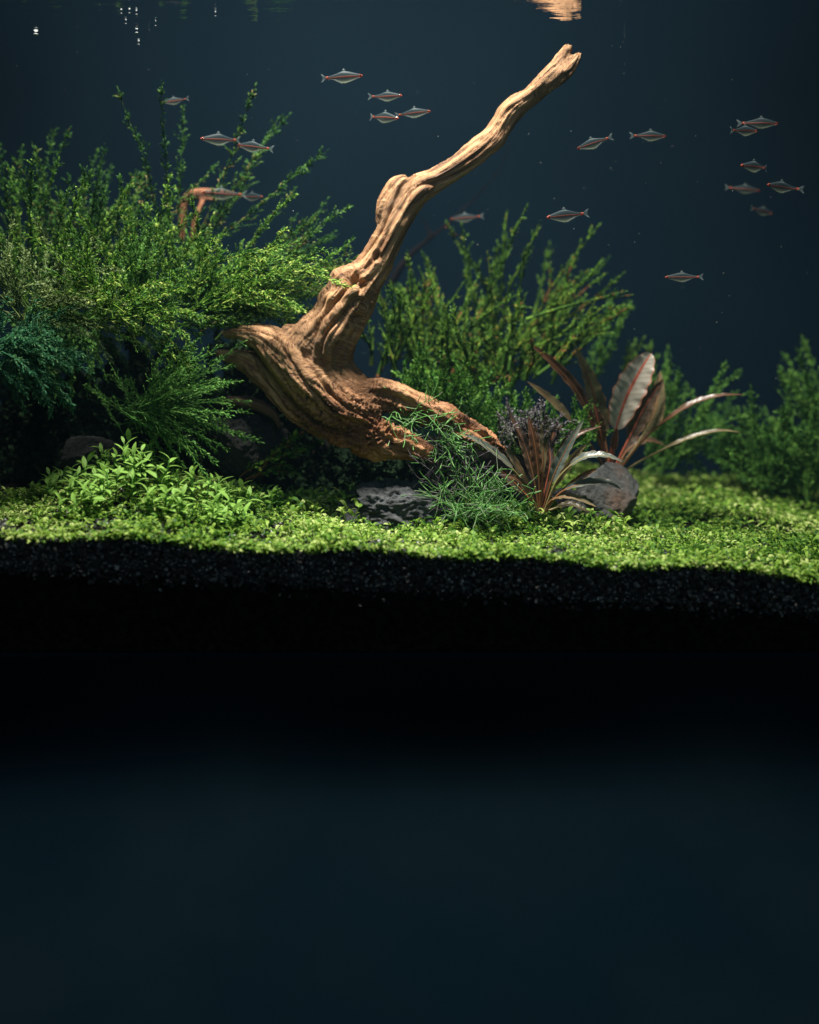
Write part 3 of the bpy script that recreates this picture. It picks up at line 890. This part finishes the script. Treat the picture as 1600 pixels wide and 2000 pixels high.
# ------------------------------------------------------------------ driftwood
def driftwood(name, branches, mat_, label, cat, dents=(), voxel=.012, groove=.03, lump=.03, group=None, origin=None, rot=False):
    """branches: lists of (px, py, depth, radius_px, flatness); joined into one skin, grooved along the grain"""
    import bmesh
    br = []
    mb = MB()
    for b in branches:
        arr = np.array([[*P(q[0], q[1], q[2]), S(q[3], q[2]), (q[4] if len(q) > 4 else 1.0)] for q in b])
        # Catmull-Rom resample
        pts = []
        n = len(arr)
        for i in range(n - 1):
            p0, p1, p2, p3 = arr[max(i - 1, 0)], arr[i], arr[i + 1], arr[min(i + 2, n - 1)]
            m = max(2, int(np.linalg.norm(p2[:3] - p1[:3]) / .03))
            for k in range(m):
                t = k / m
                pts.append(.5 * ((2 * p1) + (-p0 + p2) * t + (2 * p0 - 5 * p1 + 4 * p2 - p3) * t * t + (-p0 + 3 * p1 - 3 * p2 + p3) * t ** 3))
        pts.append(arr[-1])
        pts = np.array(pts)
        # rounded ends
        e0, e1 = pts[0].copy(), pts[-1].copy()
        e0[:3] -= unit(pts[1][:3] - pts[0][:3]) * e0[3] * .6; e0[3] *= .45
        e1[:3] += unit(pts[-1][:3] - pts[-2][:3]) * e1[3] * .6; e1[3] *= .45
        allp = np.vstack([e0, pts, e1])
        mb.tube(allp[:, :3], allp[:, 3], 28)
        br.append(allp)
    o = mb.build(name, mat_)
    md = o.modifiers.new('remesh', 'REMESH'); md.mode = 'VOXEL'; md.voxel_size = voxel
    sm = o.modifiers.new('smooth', 'SMOOTH'); sm.iterations = 10; sm.factor = .6
    dg = bpy.context.evaluated_depsgraph_get()
    me = bpy.data.meshes.new_from_object(o.evaluated_get(dg))
    o.modifiers.clear()
    o.data = me
    me.name = name
    n = len(me.vertices)
    co = np.empty(n * 3, np.float32); me.vertices.foreach_get('co', co); co = co.reshape(-1, 3).astype(float)
    no = np.empty(n * 3, np.float32); me.vertices.foreach_get('normal', no); no = no.reshape(-1, 3).astype(float)
    W, G, D = [], [], []
    for bi, pts in enumerate(br):
        c = pts[:, :3]
        s = np.concatenate([[0], np.cumsum(np.linalg.norm(np.diff(c, axis=0), axis=1))])
        best = np.full(n, 1e9); bs = np.zeros(n); bo = np.zeros((n, 3)); brd = np.ones(n); btan = np.zeros((n, 3))
        tan = unit(np.gradient(c, axis=0))
        for k in range(len(c)):
            d = co - c[k]
            r = np.linalg.norm(d, axis=1) / max(pts[k, 3], .02)
            mk = r < best
            best[mk] = r[mk]; bs[mk] = s[k] + (d[mk] @ tan[k]); bo[mk] = d[mk]; brd[mk] = pts[k, 3]; btan[mk] = tan[k]
        perp = bo - btan * np.sum(bo * btan, 1)[:, None]
        a = unit(np.cross(btan, [0, 1., 0])); b2 = np.cross(a, btan)
        pu = unit(perp)
        tw = bs * .5
        ca = np.sum(pu * a, 1); sa = np.sum(pu * b2, 1)
        cu, su = ca * np.cos(tw) - sa * np.sin(tw), ca * np.sin(tw) + sa * np.cos(tw)
        g = np.stack([bs + bi * 9.1, cu * brd ** .6 * .55, su * brd ** .6 * .55], 1)
        W.append(best); G.append(g); D.append(brd)
    W = np.array(W); W = np.exp(-5 * (W - W.min(0))); W /= W.sum(0)
    disp = 0; G2_ = 0; rad = 0
    for k in range(len(br)):
        g = G[k]
        wob = .12 * pnoise(co * 3.0 + 3.3)[:, None]
        q = g * np.array([.8, 8, 8]) + wob * np.array([0, 3, 3])
        n1 = pnoise(q)
        n2 = pnoise(g * np.array([1.6, 24, 24]) + 31)
        n3 = pnoise(g * np.array([.8, 5, 5]) + 7)
        crack = -np.exp(-(n1 / .10) ** 2) * np.clip(.25 + 1.2 * n3, 0, 1) * 1.1
        h = groove * (crack * 1.15 + .26 * n1 + .26 * n2 - .38 * np.exp(-(n2 / .09) ** 2)) + lump * n3
        disp = disp + W[k] * h * np.clip(D[k] / .11, .4, 1.6)
        G2_ = G2_ + W[k][:, None] * g
        rad = rad + W[k] * D[k]
    disp = disp + .6 * lump * fbm(co * 5 + 40, 3)
    if rot:                                         # crumbling, fibrous wood at the waterlogged lower end
        low = sstep(-.50, -.85, co[:, 2])
        gg = sum(W[k][:, None] * G[k] for k in range(len(br)))
        q = gg * np.array([5, 22, 22]) + 3
        disp = disp + low * (.034 * fbm(q, 3) - .07 * np.clip(pnoise(co * 9 + 5) - .25, 0, 1))
    for (px, py, dd, rpx, dep) in dents:
        c = P(px, py, dd)
        # distance measured in x-z and loosely in depth
        e = (co - c) / S(rpx, dd)
        f = np.exp(-(e[:, 0] ** 2 + e[:, 2] ** 2 + .35 * e[:, 1] ** 2) ** 1.3)
        disp = disp - S(dep, dd) * f
    co2 = co + no * disp[:, None]
    if origin is None: origin = co2.mean(0) * np.array([1, 1, 0]) + np.array([0, 0, co2[:, 2].min()])
    me.vertices.foreach_set('co', (co2 - origin).reshape(-1).astype(np.float32))
    at = me.attributes.new('grain', 'FLOAT_VECTOR', 'POINT')
    at.data.foreach_set('vector', G2_.reshape(-1).astype(np.float32))
    me.polygons.foreach_set('use_smooth', np.ones(len(me.polygons), bool))
    if not me.materials: me.materials.append(mat_)
    me.update()
    o.location = [float(c) for c in origin]
    return tag(o, label, cat, group)

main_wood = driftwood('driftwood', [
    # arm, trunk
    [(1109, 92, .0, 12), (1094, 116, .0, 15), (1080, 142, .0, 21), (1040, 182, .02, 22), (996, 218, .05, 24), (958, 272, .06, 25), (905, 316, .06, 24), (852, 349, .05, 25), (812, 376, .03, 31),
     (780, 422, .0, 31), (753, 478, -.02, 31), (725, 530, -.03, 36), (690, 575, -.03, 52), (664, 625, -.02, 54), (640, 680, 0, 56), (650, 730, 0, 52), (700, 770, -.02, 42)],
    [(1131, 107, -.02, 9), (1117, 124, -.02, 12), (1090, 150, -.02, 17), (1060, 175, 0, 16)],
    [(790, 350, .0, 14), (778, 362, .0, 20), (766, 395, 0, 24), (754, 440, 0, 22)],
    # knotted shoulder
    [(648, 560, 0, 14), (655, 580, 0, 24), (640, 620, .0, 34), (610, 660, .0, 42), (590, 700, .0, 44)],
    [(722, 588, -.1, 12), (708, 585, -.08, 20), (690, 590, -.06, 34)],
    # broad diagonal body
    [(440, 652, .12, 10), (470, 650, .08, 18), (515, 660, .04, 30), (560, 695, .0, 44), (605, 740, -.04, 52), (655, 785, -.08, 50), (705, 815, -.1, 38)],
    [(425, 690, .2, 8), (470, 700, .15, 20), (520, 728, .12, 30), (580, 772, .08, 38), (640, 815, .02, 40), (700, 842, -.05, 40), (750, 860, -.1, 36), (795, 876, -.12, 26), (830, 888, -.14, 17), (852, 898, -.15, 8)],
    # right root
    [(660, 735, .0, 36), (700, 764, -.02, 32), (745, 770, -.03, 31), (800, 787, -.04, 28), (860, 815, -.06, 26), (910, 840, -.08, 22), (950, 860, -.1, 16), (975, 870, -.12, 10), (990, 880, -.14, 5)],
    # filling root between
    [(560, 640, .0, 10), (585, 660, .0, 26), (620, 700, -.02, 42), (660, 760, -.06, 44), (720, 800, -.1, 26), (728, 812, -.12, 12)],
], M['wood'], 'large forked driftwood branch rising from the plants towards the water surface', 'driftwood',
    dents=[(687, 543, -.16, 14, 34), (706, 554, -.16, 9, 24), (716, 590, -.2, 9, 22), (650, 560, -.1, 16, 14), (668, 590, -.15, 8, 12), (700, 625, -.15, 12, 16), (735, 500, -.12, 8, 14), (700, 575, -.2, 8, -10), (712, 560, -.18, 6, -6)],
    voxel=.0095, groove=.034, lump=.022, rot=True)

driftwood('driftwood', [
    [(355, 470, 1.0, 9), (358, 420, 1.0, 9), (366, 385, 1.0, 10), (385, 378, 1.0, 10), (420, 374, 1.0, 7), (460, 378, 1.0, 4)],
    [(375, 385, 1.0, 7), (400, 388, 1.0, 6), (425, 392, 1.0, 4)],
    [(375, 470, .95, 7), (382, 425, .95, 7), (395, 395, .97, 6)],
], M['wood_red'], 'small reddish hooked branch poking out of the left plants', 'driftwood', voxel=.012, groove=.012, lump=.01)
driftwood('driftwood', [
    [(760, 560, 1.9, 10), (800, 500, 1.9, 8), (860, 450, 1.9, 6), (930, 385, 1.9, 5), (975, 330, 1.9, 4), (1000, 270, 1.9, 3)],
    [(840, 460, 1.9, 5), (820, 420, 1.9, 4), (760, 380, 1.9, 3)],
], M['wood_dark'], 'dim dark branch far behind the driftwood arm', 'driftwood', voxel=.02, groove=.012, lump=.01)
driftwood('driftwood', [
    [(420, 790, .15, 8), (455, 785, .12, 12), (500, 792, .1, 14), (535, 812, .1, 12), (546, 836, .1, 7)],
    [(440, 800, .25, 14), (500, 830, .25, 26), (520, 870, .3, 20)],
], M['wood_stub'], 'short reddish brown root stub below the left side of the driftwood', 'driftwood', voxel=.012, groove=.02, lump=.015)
# shaded twig plant in the gap
plant('stem_plant', P(490, 930, .1), 'thin brownish sprig under the driftwood in the dark gap', 'plant', M['ribbon'], stem=M['redstem'], group='sprigs in the dark gap', n_fronds=9, ang=(10, 60), length=(80, 170), branch=16, gap=12, leaf=14, lw=.5, droop=-.5, depth=.2, spread=14, thick=2)
plant('stem_plant', P(200, 940, .1), 'small grey green fern blades beside the dark rounded rock', 'plant', M['deep'], group='sprigs in the dark gap', n_fronds=6, ang=(70, 140), length=(50, 100), branch=9, gap=9, leaf=9, lw=.5, droop=-.1, depth=.2, spread=8)

# ------------------------------------------------------------------ broad-leaved plants
def spline(ctrl, n):
    ctrl = np.asarray(ctrl, float)
    m = len(ctrl)
    out = []
    for k in range(n):
        s = k / (n - 1) * (m - 1); i = min(int(s), m - 2); t = s - i
        p0, p1, p2, p3 = ctrl[max(i - 1, 0)], ctrl[i], ctrl[i + 1], ctrl[min(i + 2, m - 1)]
        out.append(.5 * ((2 * p1) + (-p0 + p2) * t + (2 * p0 - 5 * p1 + 4 * p2 - p3) * t * t + (-p0 + 3 * p1 - 3 * p2 + p3) * t ** 3))
    return np.array(out)

def broad_leaf(root, ctrl, w, mat_, face=(0, -1, .2), start=.35, ruffle=1.0, ribc='redstem', blunt=False, label=None):
    """ctrl: (px, py, depth) from the base; w: half width in pixels; start: where the blade begins on the stalk"""
    o0 = np.array(root.location[:]); bl_ = blunt
    pts = spline([P(*c) for c in ctrl], 46)
    d0 = ctrl[0][2]
    W = S(w * (1.2 if bl_ else (.85 if d0 > 0 else .8)), d0)
    tan = unit(np.gradient(pts, axis=0))
    s = np.linspace(0, 1, 46)
    i0 = int(start * 45)
    bp = pts[i0:]; bt = tan[i0:]; k = len(bp)
    t = np.linspace(0, 1, k)
    prof = np.sin(math.pi * t ** (.62 if not blunt else .8)) ** (.62 if blunt else .85)
    prof = np.clip(prof, 0, 1); prof[-1] = .02; prof[0] = .06
    fc = unit(np.asarray(face, float))
    side = unit(np.cross(bt, fc)); up = unit(np.cross(side, bt))
    nx_ = 9
    vs, uv = [], []
    ph = RNG.uniform(0, 6)
    for i in range(k):
        for j in range(nx_):
            a = -1 + 2 * j / (nx_ - 1)
            ruf = ruffle * W * abs(a) ** 2 * (.10 * math.sin(t[i] * 38 + ph + (2 if a > 0 else 0)) + .06 * math.sin(t[i] * 67 + ph))
            edge = 1 + ruffle * .06 * math.sin(t[i] * 44 + ph * 2 + a) * abs(a)
            vs.append(bp[i] + side[i] * a * W * prof[i] * edge + up[i] * (ruf + W * .35 * abs(a) ** 1.3) * prof[i])
            uv.append((a, t[i], 0))
    q = []
    for i in range(k - 1):
        for j in range(nx_ - 1):
            q.append([i * nx_ + j, i * nx_ + j + 1, (i + 1) * nx_ + j + 1, (i + 1) * nx_ + j])
    mb = MB(); mb.add(np.array(vs) - o0, [np.array(q)])
    me = mb.mesh('leaf')
    at = me.attributes.new('uvw', 'FLOAT_VECTOR', 'POINT')
    at.data.foreach_set('vector', np.array(uv, np.float32).reshape(-1))
    lf = obj('leaf', me, mat_, root)
    if label: lf['label'] = label
    st = MB()
    st.tube(pts - o0 - (np.vstack([np.repeat(up[:1], i0, 0), up]) * S(.6)), S(2.6, d0) * (1.05 - .85 * s), 6)
    st.build('midrib', M[ribc], lf)

def mcol(name, col, rough=.4):
    M[name] = plain(name, col, rough)
mcol('rib_red', (.30, .075, .04)); mcol('rib_brown', (.16, .07, .03)); mcol('rib_olive', (.2, .16, .07))

A = empty('broad_leaf_plant', P(1200, 915, .55), 'larger reddish broad leaved plant with one upright pale leaf', 'plant')
for (c, w, mt, st_, rc, fc, bl, lab) in [
    ([(1188, 915, .55), (1165, 850, .5), (1128, 765, .45), (1075, 705, .4), (1030, 668, .38)], 13, 'crypt_brown', .30, 'rib_brown', (.6, -1, .2), False, 'narrow brown leaf arching left'),
    ([(1192, 915, .56), (1182, 860, .6), (1165, 790, .6), (1148, 735, .55), (1124, 680, .5)], 22, 'crypt_olive', .28, 'rib_brown', (.3, -1, .1), False, 'olive leaf pointing up and left'),
    ([(1190, 905, .5), (1200, 850, .48), (1222, 780, .45), (1250, 725, .45), (1272, 690, .47)], 25, 'crypt_pale', .30, 'rib_red', (-.1, -1, .15), True, 'large pale grey pink leaf with red midrib'),
    ([(1200, 915, .6), (1232, 850, .62), (1262, 790, .62), (1297, 740, .62)], 20, 'crypt_dark', .30, 'rib_red', (.1, -1, .2), False, 'dark olive leaf behind the pale one'),
    ([(1208, 915, .62), (1250, 860, .66), (1280, 800, .66), (1290, 725, .7)], 22, 'crypt_olive', .40, 'rib_olive', (-.2, -1, .1), False, 'grey green leaf with ruffled edge'),
    ([(1210, 918, .55), (1265, 850, .5), (1340, 795, .45), (1400, 774, .42), (1452, 771, .4)], 9, 'crypt_brown', .35, 'rib_brown', (0, -.5, 1), False, 'long thin brown leaf arching right'),
    ([(1214, 922, .56), (1270, 890, .5), (1340, 858, .45), (1400, 842, .42), (1445, 844, .4)], 8, 'crypt_olive', .35, 'rib_olive', (0, -.5, 1), False, 'long thin olive leaf spreading right'),
    ([(1186, 912, .5), (1176, 860, .42), (1168, 820, .4), (1160, 790, .4)], 15, 'crypt_brown', .3, 'rib_red', (.5, -1, .1), False, 'short red brown inner leaf'),
    ([(1196, 912, .5), (1200, 870, .45), (1206, 835, .4)], 9, 'crypt_brown', .4, 'rib_red', (-.5, -1, .2), False, None),
    ([(1180, 912, .5), (1140, 850, .4), (1085, 790, .35), (1030, 745, .3)], 12, 'crypt_olive', .5, 'rib_brown', (.2, -.8, .7), False, 'small olive leaf low on the left'),
    ([(1205, 918, .62), (1225, 880, .75), (1262, 860, .8), (1300, 870, .85)], 14, 'crypt_dark', .3, 'rib_brown', (0, -.6, 1), False, None),
]:
    broad_leaf(A, c, w, M[mt], fc, st_, 1.0, rc, bl, lab)

B = empty('broad_leaf_plant', P(1058, 1005, -.1), 'smaller dark leaved plant in front with silvery arching leaves', 'plant')
for (c, w, mt, st_, rc, fc, bl, lab) in [
    ([(1052, 1003, -.1), (1025, 945, -.15), (985, 900, -.2), (940, 866, -.22), (902, 846, -.22)], 12, 'crypt_sheen', .42, 'rib_olive', (.5, -.8, .9), False, 'blue grey leaf reaching left under the driftwood root'),
    ([(1054, 1003, -.1), (1042, 930, -.1), (1025, 870, -.08), (996, 808, -.05)], 15, 'crypt_dark', .3, 'rib_brown', (.3, -1, .2), False, 'dark brown upright leaf'),
    ([(1056, 1003, -.1), (1052, 930, -.12), (1044, 865, -.12), (1032, 815, -.1)], 13, 'crypt_brown', .35, 'rib_brown', (-.3, -1, .2), False, None),
    ([(1060, 1003, -.1), (1078, 940, -.15), (1105, 880, -.18), (1140, 820, -.2)], 15, 'crypt_sheen', .32, 'rib_brown', (-.4, -1, .5), False, 'silvery leaf slanting up to the right'),
    ([(1062, 1003, -.12), (1090, 935, -.2), (1135, 896, -.25), (1180, 890, -.28), (1217, 902, -.3)], 13, 'crypt_sheen', .38, 'rib_olive', (0, -.6, 1), False, 'long silvery leaf arching over the rusty rock'),
    ([(1062, 1003, -.12), (1095, 962, -.2), (1140, 945, -.25), (1185, 942, -.25), (1212, 955, -.28)], 13, 'crypt_sheen', .3, 'rib_brown', (0, -.6, 1), False, 'lower silvery leaf across the rusty rock'),
    ([(1060, 1003, -.1), (1080, 975, -.18), (1120, 972, -.25), (1165, 990, -.3)], 11, 'crypt_olive', .3, 'rib_brown', (0, -.6, 1), False, None),
    ([(1058, 1003, -.1), (1082, 920, -.05), (1120, 855, 0), (1175, 832, .02)], 8, 'crypt_brown', .35, 'rib_brown', (0, -.8, .7), False, 'thin brown leaf bending right'),
    ([(1050, 1003, -.1), (1030, 960, -.2), (1008, 935, -.25), (985, 930, -.28)], 10, 'crypt_dark', .3, 'rib_brown', (.3, -.8, .6), False, None),
    ([(1056, 1003, -.1), (1066, 950, -.05), (1075, 900, 0), (1070, 850, .05)], 13, 'crypt_dark', .3, 'rib_red', (.2, -1, .2), False, None),
    ([(1056, 1003, -.1), (1060, 930, -.02), (1075, 870, .05), (1098, 830, .1)], 11, 'crypt_brown', .3, 'rib_red', (-.2, -1, .2), False, None),
    ([(1058, 1003, -.12), (1110, 985, -.15), (1150, 1000, -.2)], 9, 'crypt_olive', .3, 'rib_olive', (0, -.6, 1), False, None),
]:
    broad_leaf(B, c, w, M[mt], fc, st_, 1.0, rc, bl, lab)
for k in range(9):
    tx = 1058 + (-105, -80, -48, -20, 8, 30, 62, 88, 110)[k]
    ty = (905, 868, 838, 815, 806, 822, 838, 868, 915)[k]
    dd = random.uniform(-.2, .1)
    broad_leaf(B, [(1057, 1003, -.1), (1057 + (tx - 1057) * .35, 1003 + (ty - 1003) * .45, dd * .5 - .05), (1057 + (tx - 1057) * .75, 1003 + (ty - 1003) * .85, dd), (tx, ty, dd)], random.uniform(8, 11), M[('crypt_dark', 'crypt_olive', 'crypt_brown')[k % 3]], (random.uniform(-.6, .6), -1, .3), .3, 1.0, 'rib_brown')

# ------------------------------------------------------------------ fish
m, nt, out = newmat('fish_skin')
tc = N(nt, 'ShaderNodeTexCoord')
sx = N(nt, 'ShaderNodeSeparateXYZ'); nt.links.new(tc.outputs['Object'], sx.inputs[0])
# stripe centre line rises a little in the middle
cv = N(nt, 'ShaderNodeMath', operation='MULTIPLY_ADD')
x2 = N(nt, 'ShaderNodeMath', operation='POWER'); 
axx = N(nt, 'ShaderNodeMath', operation='ABSOLUTE'); nt.links.new(sx.outputs[0], axx.inputs[0])
nt.links.new(axx.outputs[0], x2.inputs[0]); x2.inputs[1].default_value = 2
nt.links.new(x2.outputs[0], cv.inputs[0]); cv.inputs[1].default_value = .12
nt.links.new(sx.outputs[2], cv.inputs[2])
sh = ramp(nt, cv.outputs[0], [(0, (0, 0, 0)), (1, (0, 0, 0))])
zz = N(nt, 'ShaderNodeMapRange'); nt.links.new(cv.outputs[0], zz.inputs['Value'])
zz.inputs['From Min'].default_value = -.2; zz.inputs['From Max'].default_value = .2
colr = ramp(nt, zz.outputs[0], [(.0, (.20, .23, .13)), (.18, (.15, .18, .13)), (.40, (.07, .09, .08)), (.455, (.06, .05, .05)), (.47, (.02, .015, .015)), (.485, (.26, .04, .02)), (.515, (.40, .08, .04)), (.535, (.3, .22, .19)), (.56, (.055, .08, .09)), (.80, (.075, .11, .125)), (.9, (.16, .21, .22))])
alp = ramp(nt, zz.outputs[0], [(.0, (.5,) * 3), (.2, (.36,) * 3), (.43, (.28,) * 3), (.465, (1,) * 3), (.53, (1,) * 3), (.56, (.4,) * 3), (.75, (.28,) * 3), (.9, (.42,) * 3)])
# red snout and tail root
en = N(nt, 'ShaderNodeMapRange'); nt.links.new(axx.outputs[0], en.inputs['Value'])
en.inputs['From Min'].default_value = .36; en.inputs['From Max'].default_value = .41
mx = N(nt, 'ShaderNodeMix', data_type='RGBA'); nt.links.new(en.outputs[0], mx.inputs[0]); nt.links.new(colr, mx.inputs[6]); mx.inputs[7].default_value = (.46, .10, .05, 1)
al = N(nt, 'ShaderNodeMath', operation='MAXIMUM'); nt.links.new(en.outputs[0], al.inputs[0]); nt.links.new(alp, al.inputs[1])
b = N(nt, 'ShaderNodeBsdfPrincipled', Roughness=.45); b.inputs['Specular IOR Level'].default_value = .3
nt.links.new(mx.outputs[2], b.inputs['Base Color'])
tl = N(nt, 'ShaderNodeBsdfTranslucent'); nt.links.new(mx.outputs[2], tl.inputs[0])
m1 = N(nt, 'ShaderNodeMixShader'); m1.inputs[0].default_value = .45
nt.links.new(b.outputs[0], m1.inputs[1]); nt.links.new(tl.outputs[0], m1.inputs[2])
tr = N(nt, 'ShaderNodeBsdfTransparent')
m2 = N(nt, 'ShaderNodeMixShader'); nt.links.new(al.outputs[0], m2.inputs[0]); nt.links.new(tr.outputs[0], m2.inputs[1]); nt.links.new(m1.outputs[0], m2.inputs[2])
nt.links.new(m2.outputs[0], out.inputs[0])
M['fish'] = m
m, nt, out = newmat('fish_fin')
b = N(nt, 'ShaderNodeBsdfPrincipled', Roughness=.4); b.inputs['Base Color'].default_value = (.4, .5, .5, 1)
tr = N(nt, 'ShaderNodeBsdfTransparent')
m2 = N(nt, 'ShaderNodeMixShader'); m2.inputs[0].default_value = .075
nt.links.new(tr.outputs[0], m2.inputs[1]); nt.links.new(b.outputs[0], m2.inputs[2]); nt.links.new(m2.outputs[0], out.inputs[0])
M['fin'] = m
M['eye'] = plain('fish_eye', (.01, .01, .012), .1, spec=.8)

def fish_body():
    prof = [(-.46, -.012, .004, .006), (-.445, .0, .022, .016), (-.40, .0, .045, .032), (-.32, .002, .072, .048), (-.22, .0, .108, .055), (-.12, -.002, .14, .056), (-.02, -.004, .158, .054), (.06, -.004, .152, .048),
            (.14, .0, .118, .038), (.22, .004, .084, .028), (.30, .006, .055, .018), (.37, .006, .036, .012), (.42, .006, .034, .009), (.445, .006, .03, .004)]
    prof = np.array(prof)
    n = 16
    v = []
    for x, zc, h, w in prof:
        for k in range(n):
            a = 2 * math.pi * k / n
            s_, c_ = math.sin(a), math.cos(a)
            v.append((x, w * math.copysign(abs(c_) ** 1.0, c_), zc + (h if s_ > 0 else h * 1.08) * s_ - .22 * zc))
    q = []
    for i in range(len(prof) - 1):
        for k in range(n):
            q.append([i * n + k, i * n + (k + 1) % n, (i + 1) * n + (k + 1) % n, (i + 1) * n + k])
    mb = MB(); mb.add(v, [np.array(q), np.array([list(range(n))]), np.array([[(len(prof) - 1) * n + k for k in range(n)][::-1]])])
    return mb.mesh('fish_body')
def fin(pts, th=.004):
    pts = np.array([(x, 0, z) for x, z in pts], float)
    n = len(pts)
    v = np.vstack([pts + [0, -th, 0], pts + [0, th, 0]])
    # fan around the first point keeps concave tails valid when the first point is the root
    f = [[0, i, i + 1] for i in range(1, n - 1)] + [[n, n + i + 1, n + i] for i in range(1, n - 1)]
    q = [[i, i + n, (i + 1) % n + n, (i + 1) % n] for i in range(n)]
    mb = MB(); mb.add(v, [np.array(f), np.array(q)])
    return mb.mesh('fin')
fm = {
    'body': (fish_body(), M['fish']),
    'tail_fin': (fin([(.43, .005), (.44, .03), (.52, .10), (.565, .125), (.54, .05), (.52, .005), (.54, -.05), (.565, -.12), (.52, -.09), (.44, -.02)]), M['fin']),
    'dorsal_fin': (fin([(.06, .13), (-.06, .145), (-.04, .20), (.0, .235), (.03, .20)]), M['fin']),
    'anal_fin': (fin([(.02, -.15), (.05, -.20), (.12, -.155), (.22, -.10), (.28, -.06), (.24, -.05)]), M['fin']),
    'pelvic_fin': (fin([(-.08, -.15), (-.03, -.16), (.02, -.205), (-.02, -.20)]), M['fin']),
}
for k, (me, mt) in fm.items(): me.materials.append(mt)
em = MB(); lumps(em, np.array([[0, 0, 0]], float), np.array([.017])); 
import bmesh as _bm
bm = _bm.new(); _bm.ops.create_uvsphere(bm, u_segments=12, v_segments=8, radius=.019)
eye_me = bpy.data.meshes.new('eye'); bm.to_mesh(eye_me); bm.free(); eye_me.materials.append(M['eye'])

GF = 'small red striped fish shoaling in open water'
def bent(me, c):
    m2_ = me.copy()
    for v in m2_.vertices: v.co.y += c * max(0, v.co.x + .1) ** 2
    return m2_
variants = [fm] + [{k: (bent(me, c), mt) for k, (me, mt) in fm.items()} for c in (.35, -.35, -.6)]
# px, py, depth, length px, faces ('L' or 'R'), tilt degrees (positive = right end up), label
fishes = [
    (672, 150, -.2, 84, 'R', 4, 'uppermost fish, bright, left of the driftwood tip'),
    (757, 188, .1, 70, 'R', 0, 'fish just above the overlapping pair near the upper middle'),
    (751, 229, .0, 74, 'R', -8, 'left fish of the touching pair near the upper middle, nose down'),
    (810, 220, .05, 72, 'R', 6, 'right fish of the touching pair near the upper middle, nose up'),
    (427, 272, .1, 82, 'L', 0, 'left fish of the touching pair above the left plants'),
    (493, 286, .05, 80, 'L', -9, 'right fish of the touching pair above the left plants'),
    (340, 197, .3, 54, 'L', 9, 'small fish crossing the tallest left stem plant'),
    (432, 378, .5, 88, 'L', -3, 'fish in front of the small reddish hooked branch'),
    (492, 384, .6, 56, 'R', -2, 'short fish at the right end of the reddish hooked branch'),
    (1157, 280, -.1, 76, 'L', 17, 'fish swimming down to the left, right of the driftwood arm'),
    (1271, 265, .1, 74, 'R', 0, 'lone level fish in open water right of the tilted one'),
    (1487, 240, .0, 80, 'R', -1, 'upper fish of the overlapping pair at the upper right'),
    (1456, 255, -.1, 76, 'R', 3, 'lower fish of the overlapping pair at the upper right'),
    (1473, 325, .0, 74, 'L', -2, 'single fish midway in the right hand shoal column'),
    (1455, 369, .9, 70, 'R', -5, 'dim fish behind, touching the tail down fish at right'),
    (1526, 365, .0, 76, 'L', -7, 'rightmost fish, sloping down to its tail'),
    (1490, 412, 1.1, 58, 'R', -10, 'dim lowest fish of the right hand shoal'),
    (908, 425, 1.0, 68, 'L', 4, 'dim fish below the driftwood arm'),
    (1103, 421, -.2, 86, 'L', 6, 'large bright fish above the blurred right plants'),
    (1332, 541, .0, 74, 'L', 0, 'lowest fish, alone in open water above the broad leaves'),
]
for i, (px_, py_, d, ln, side, tilt, lab) in enumerate(fishes):
    e = empty('fish', P(px_, py_, d), lab, 'fish', GF)
    for k, (me, mt) in variants[i % 4].items():
        obj(k, me, None, e)
    for s in (-1, 1):
        q = obj('eye', eye_me, None, e); q.location = (-.405, s * .026, .012)
    sc = S(ln, d) * .95
    e.scale = (sc, sc, sc * random.uniform(.76, .94))
    yaw = R(random.uniform(-32, 32))
    if side == 'R':
        e.rotation_euler = (0, R(tilt), math.pi + yaw)
        e.rotation_euler = Matrix.Rotation(R(-tilt), 4, 'Y').to_3x3().to_4x4().__matmul__(Matrix.Rotation(math.pi + yaw, 4, 'Z')).to_euler()
    else:
        e.rotation_euler = (Matrix.Rotation(R(-tilt), 4, 'Y') @ Matrix.Rotation(yaw, 4, 'Z')).to_euler()

# ------------------------------------------------------------------ bubbles at the surface and drifting specks
m, nt, out = newmat('bubble')
b = N(nt, 'ShaderNodeBsdfPrincipled', Roughness=.15); b.inputs['Base Color'].default_value = (.35, .38, .38, 1)
nt.links.new(b.outputs[0], out.inputs[0]); M['bubble'] = m
bm = _bm.new(); _bm.ops.create_uvsphere(bm, u_segments=12, v_segments=8, radius=1)
for q in bm.verts: q.co.z *= .5
bub = bpy.data.meshes.new('bubble'); bm.to_mesh(bub); bm.free(); bub.materials.append(M['bubble'])
for (px_, py_, r) in [(70, 63, 4.5), (237, 22, 2), (253, 21, 2), (267, 24, 2), (246, 42, 1.8), (267, 60, 2.8), (271, 83, 1.8), (304, 46, 1.5), (421, 27, 1.5)]:
    L = ZW * FOC / (HOR - py_)
    o = obj('bubble', bub)
    o.location = P(px_, py_, L - 8) - np.array([0, 0, .012])
    o.scale = [S(r, L - 8)] * 3
    tag(o, 'largest white air bubble, alone under the surface near the left edge' if px_ == 70 else 'faint air bubble apart from the others, above the reddish hooked branch' if px_ == 421 else 'brightest bubble of the loose cluster under the surface at upper left' if r == 2.8 else 'tiny white air bubble in the loose cluster under the surface at upper left', 'bubble', 'air bubbles at the upper left surface')
mb = MB()
n = 120
c = np.stack([RNG.uniform(-2.6, 2.8, n), RNG.uniform(-.8, 1.8, n), RNG.uniform(-.6, 1.5, n)], -1)
lumps(mb, c, RNG.uniform(.0012, .0026, n))
tag(mb.build('floating_specks', plain('speck', (.4, .42, .4), .6)), 'fine pale specks drifting in the water', kind='stuff')
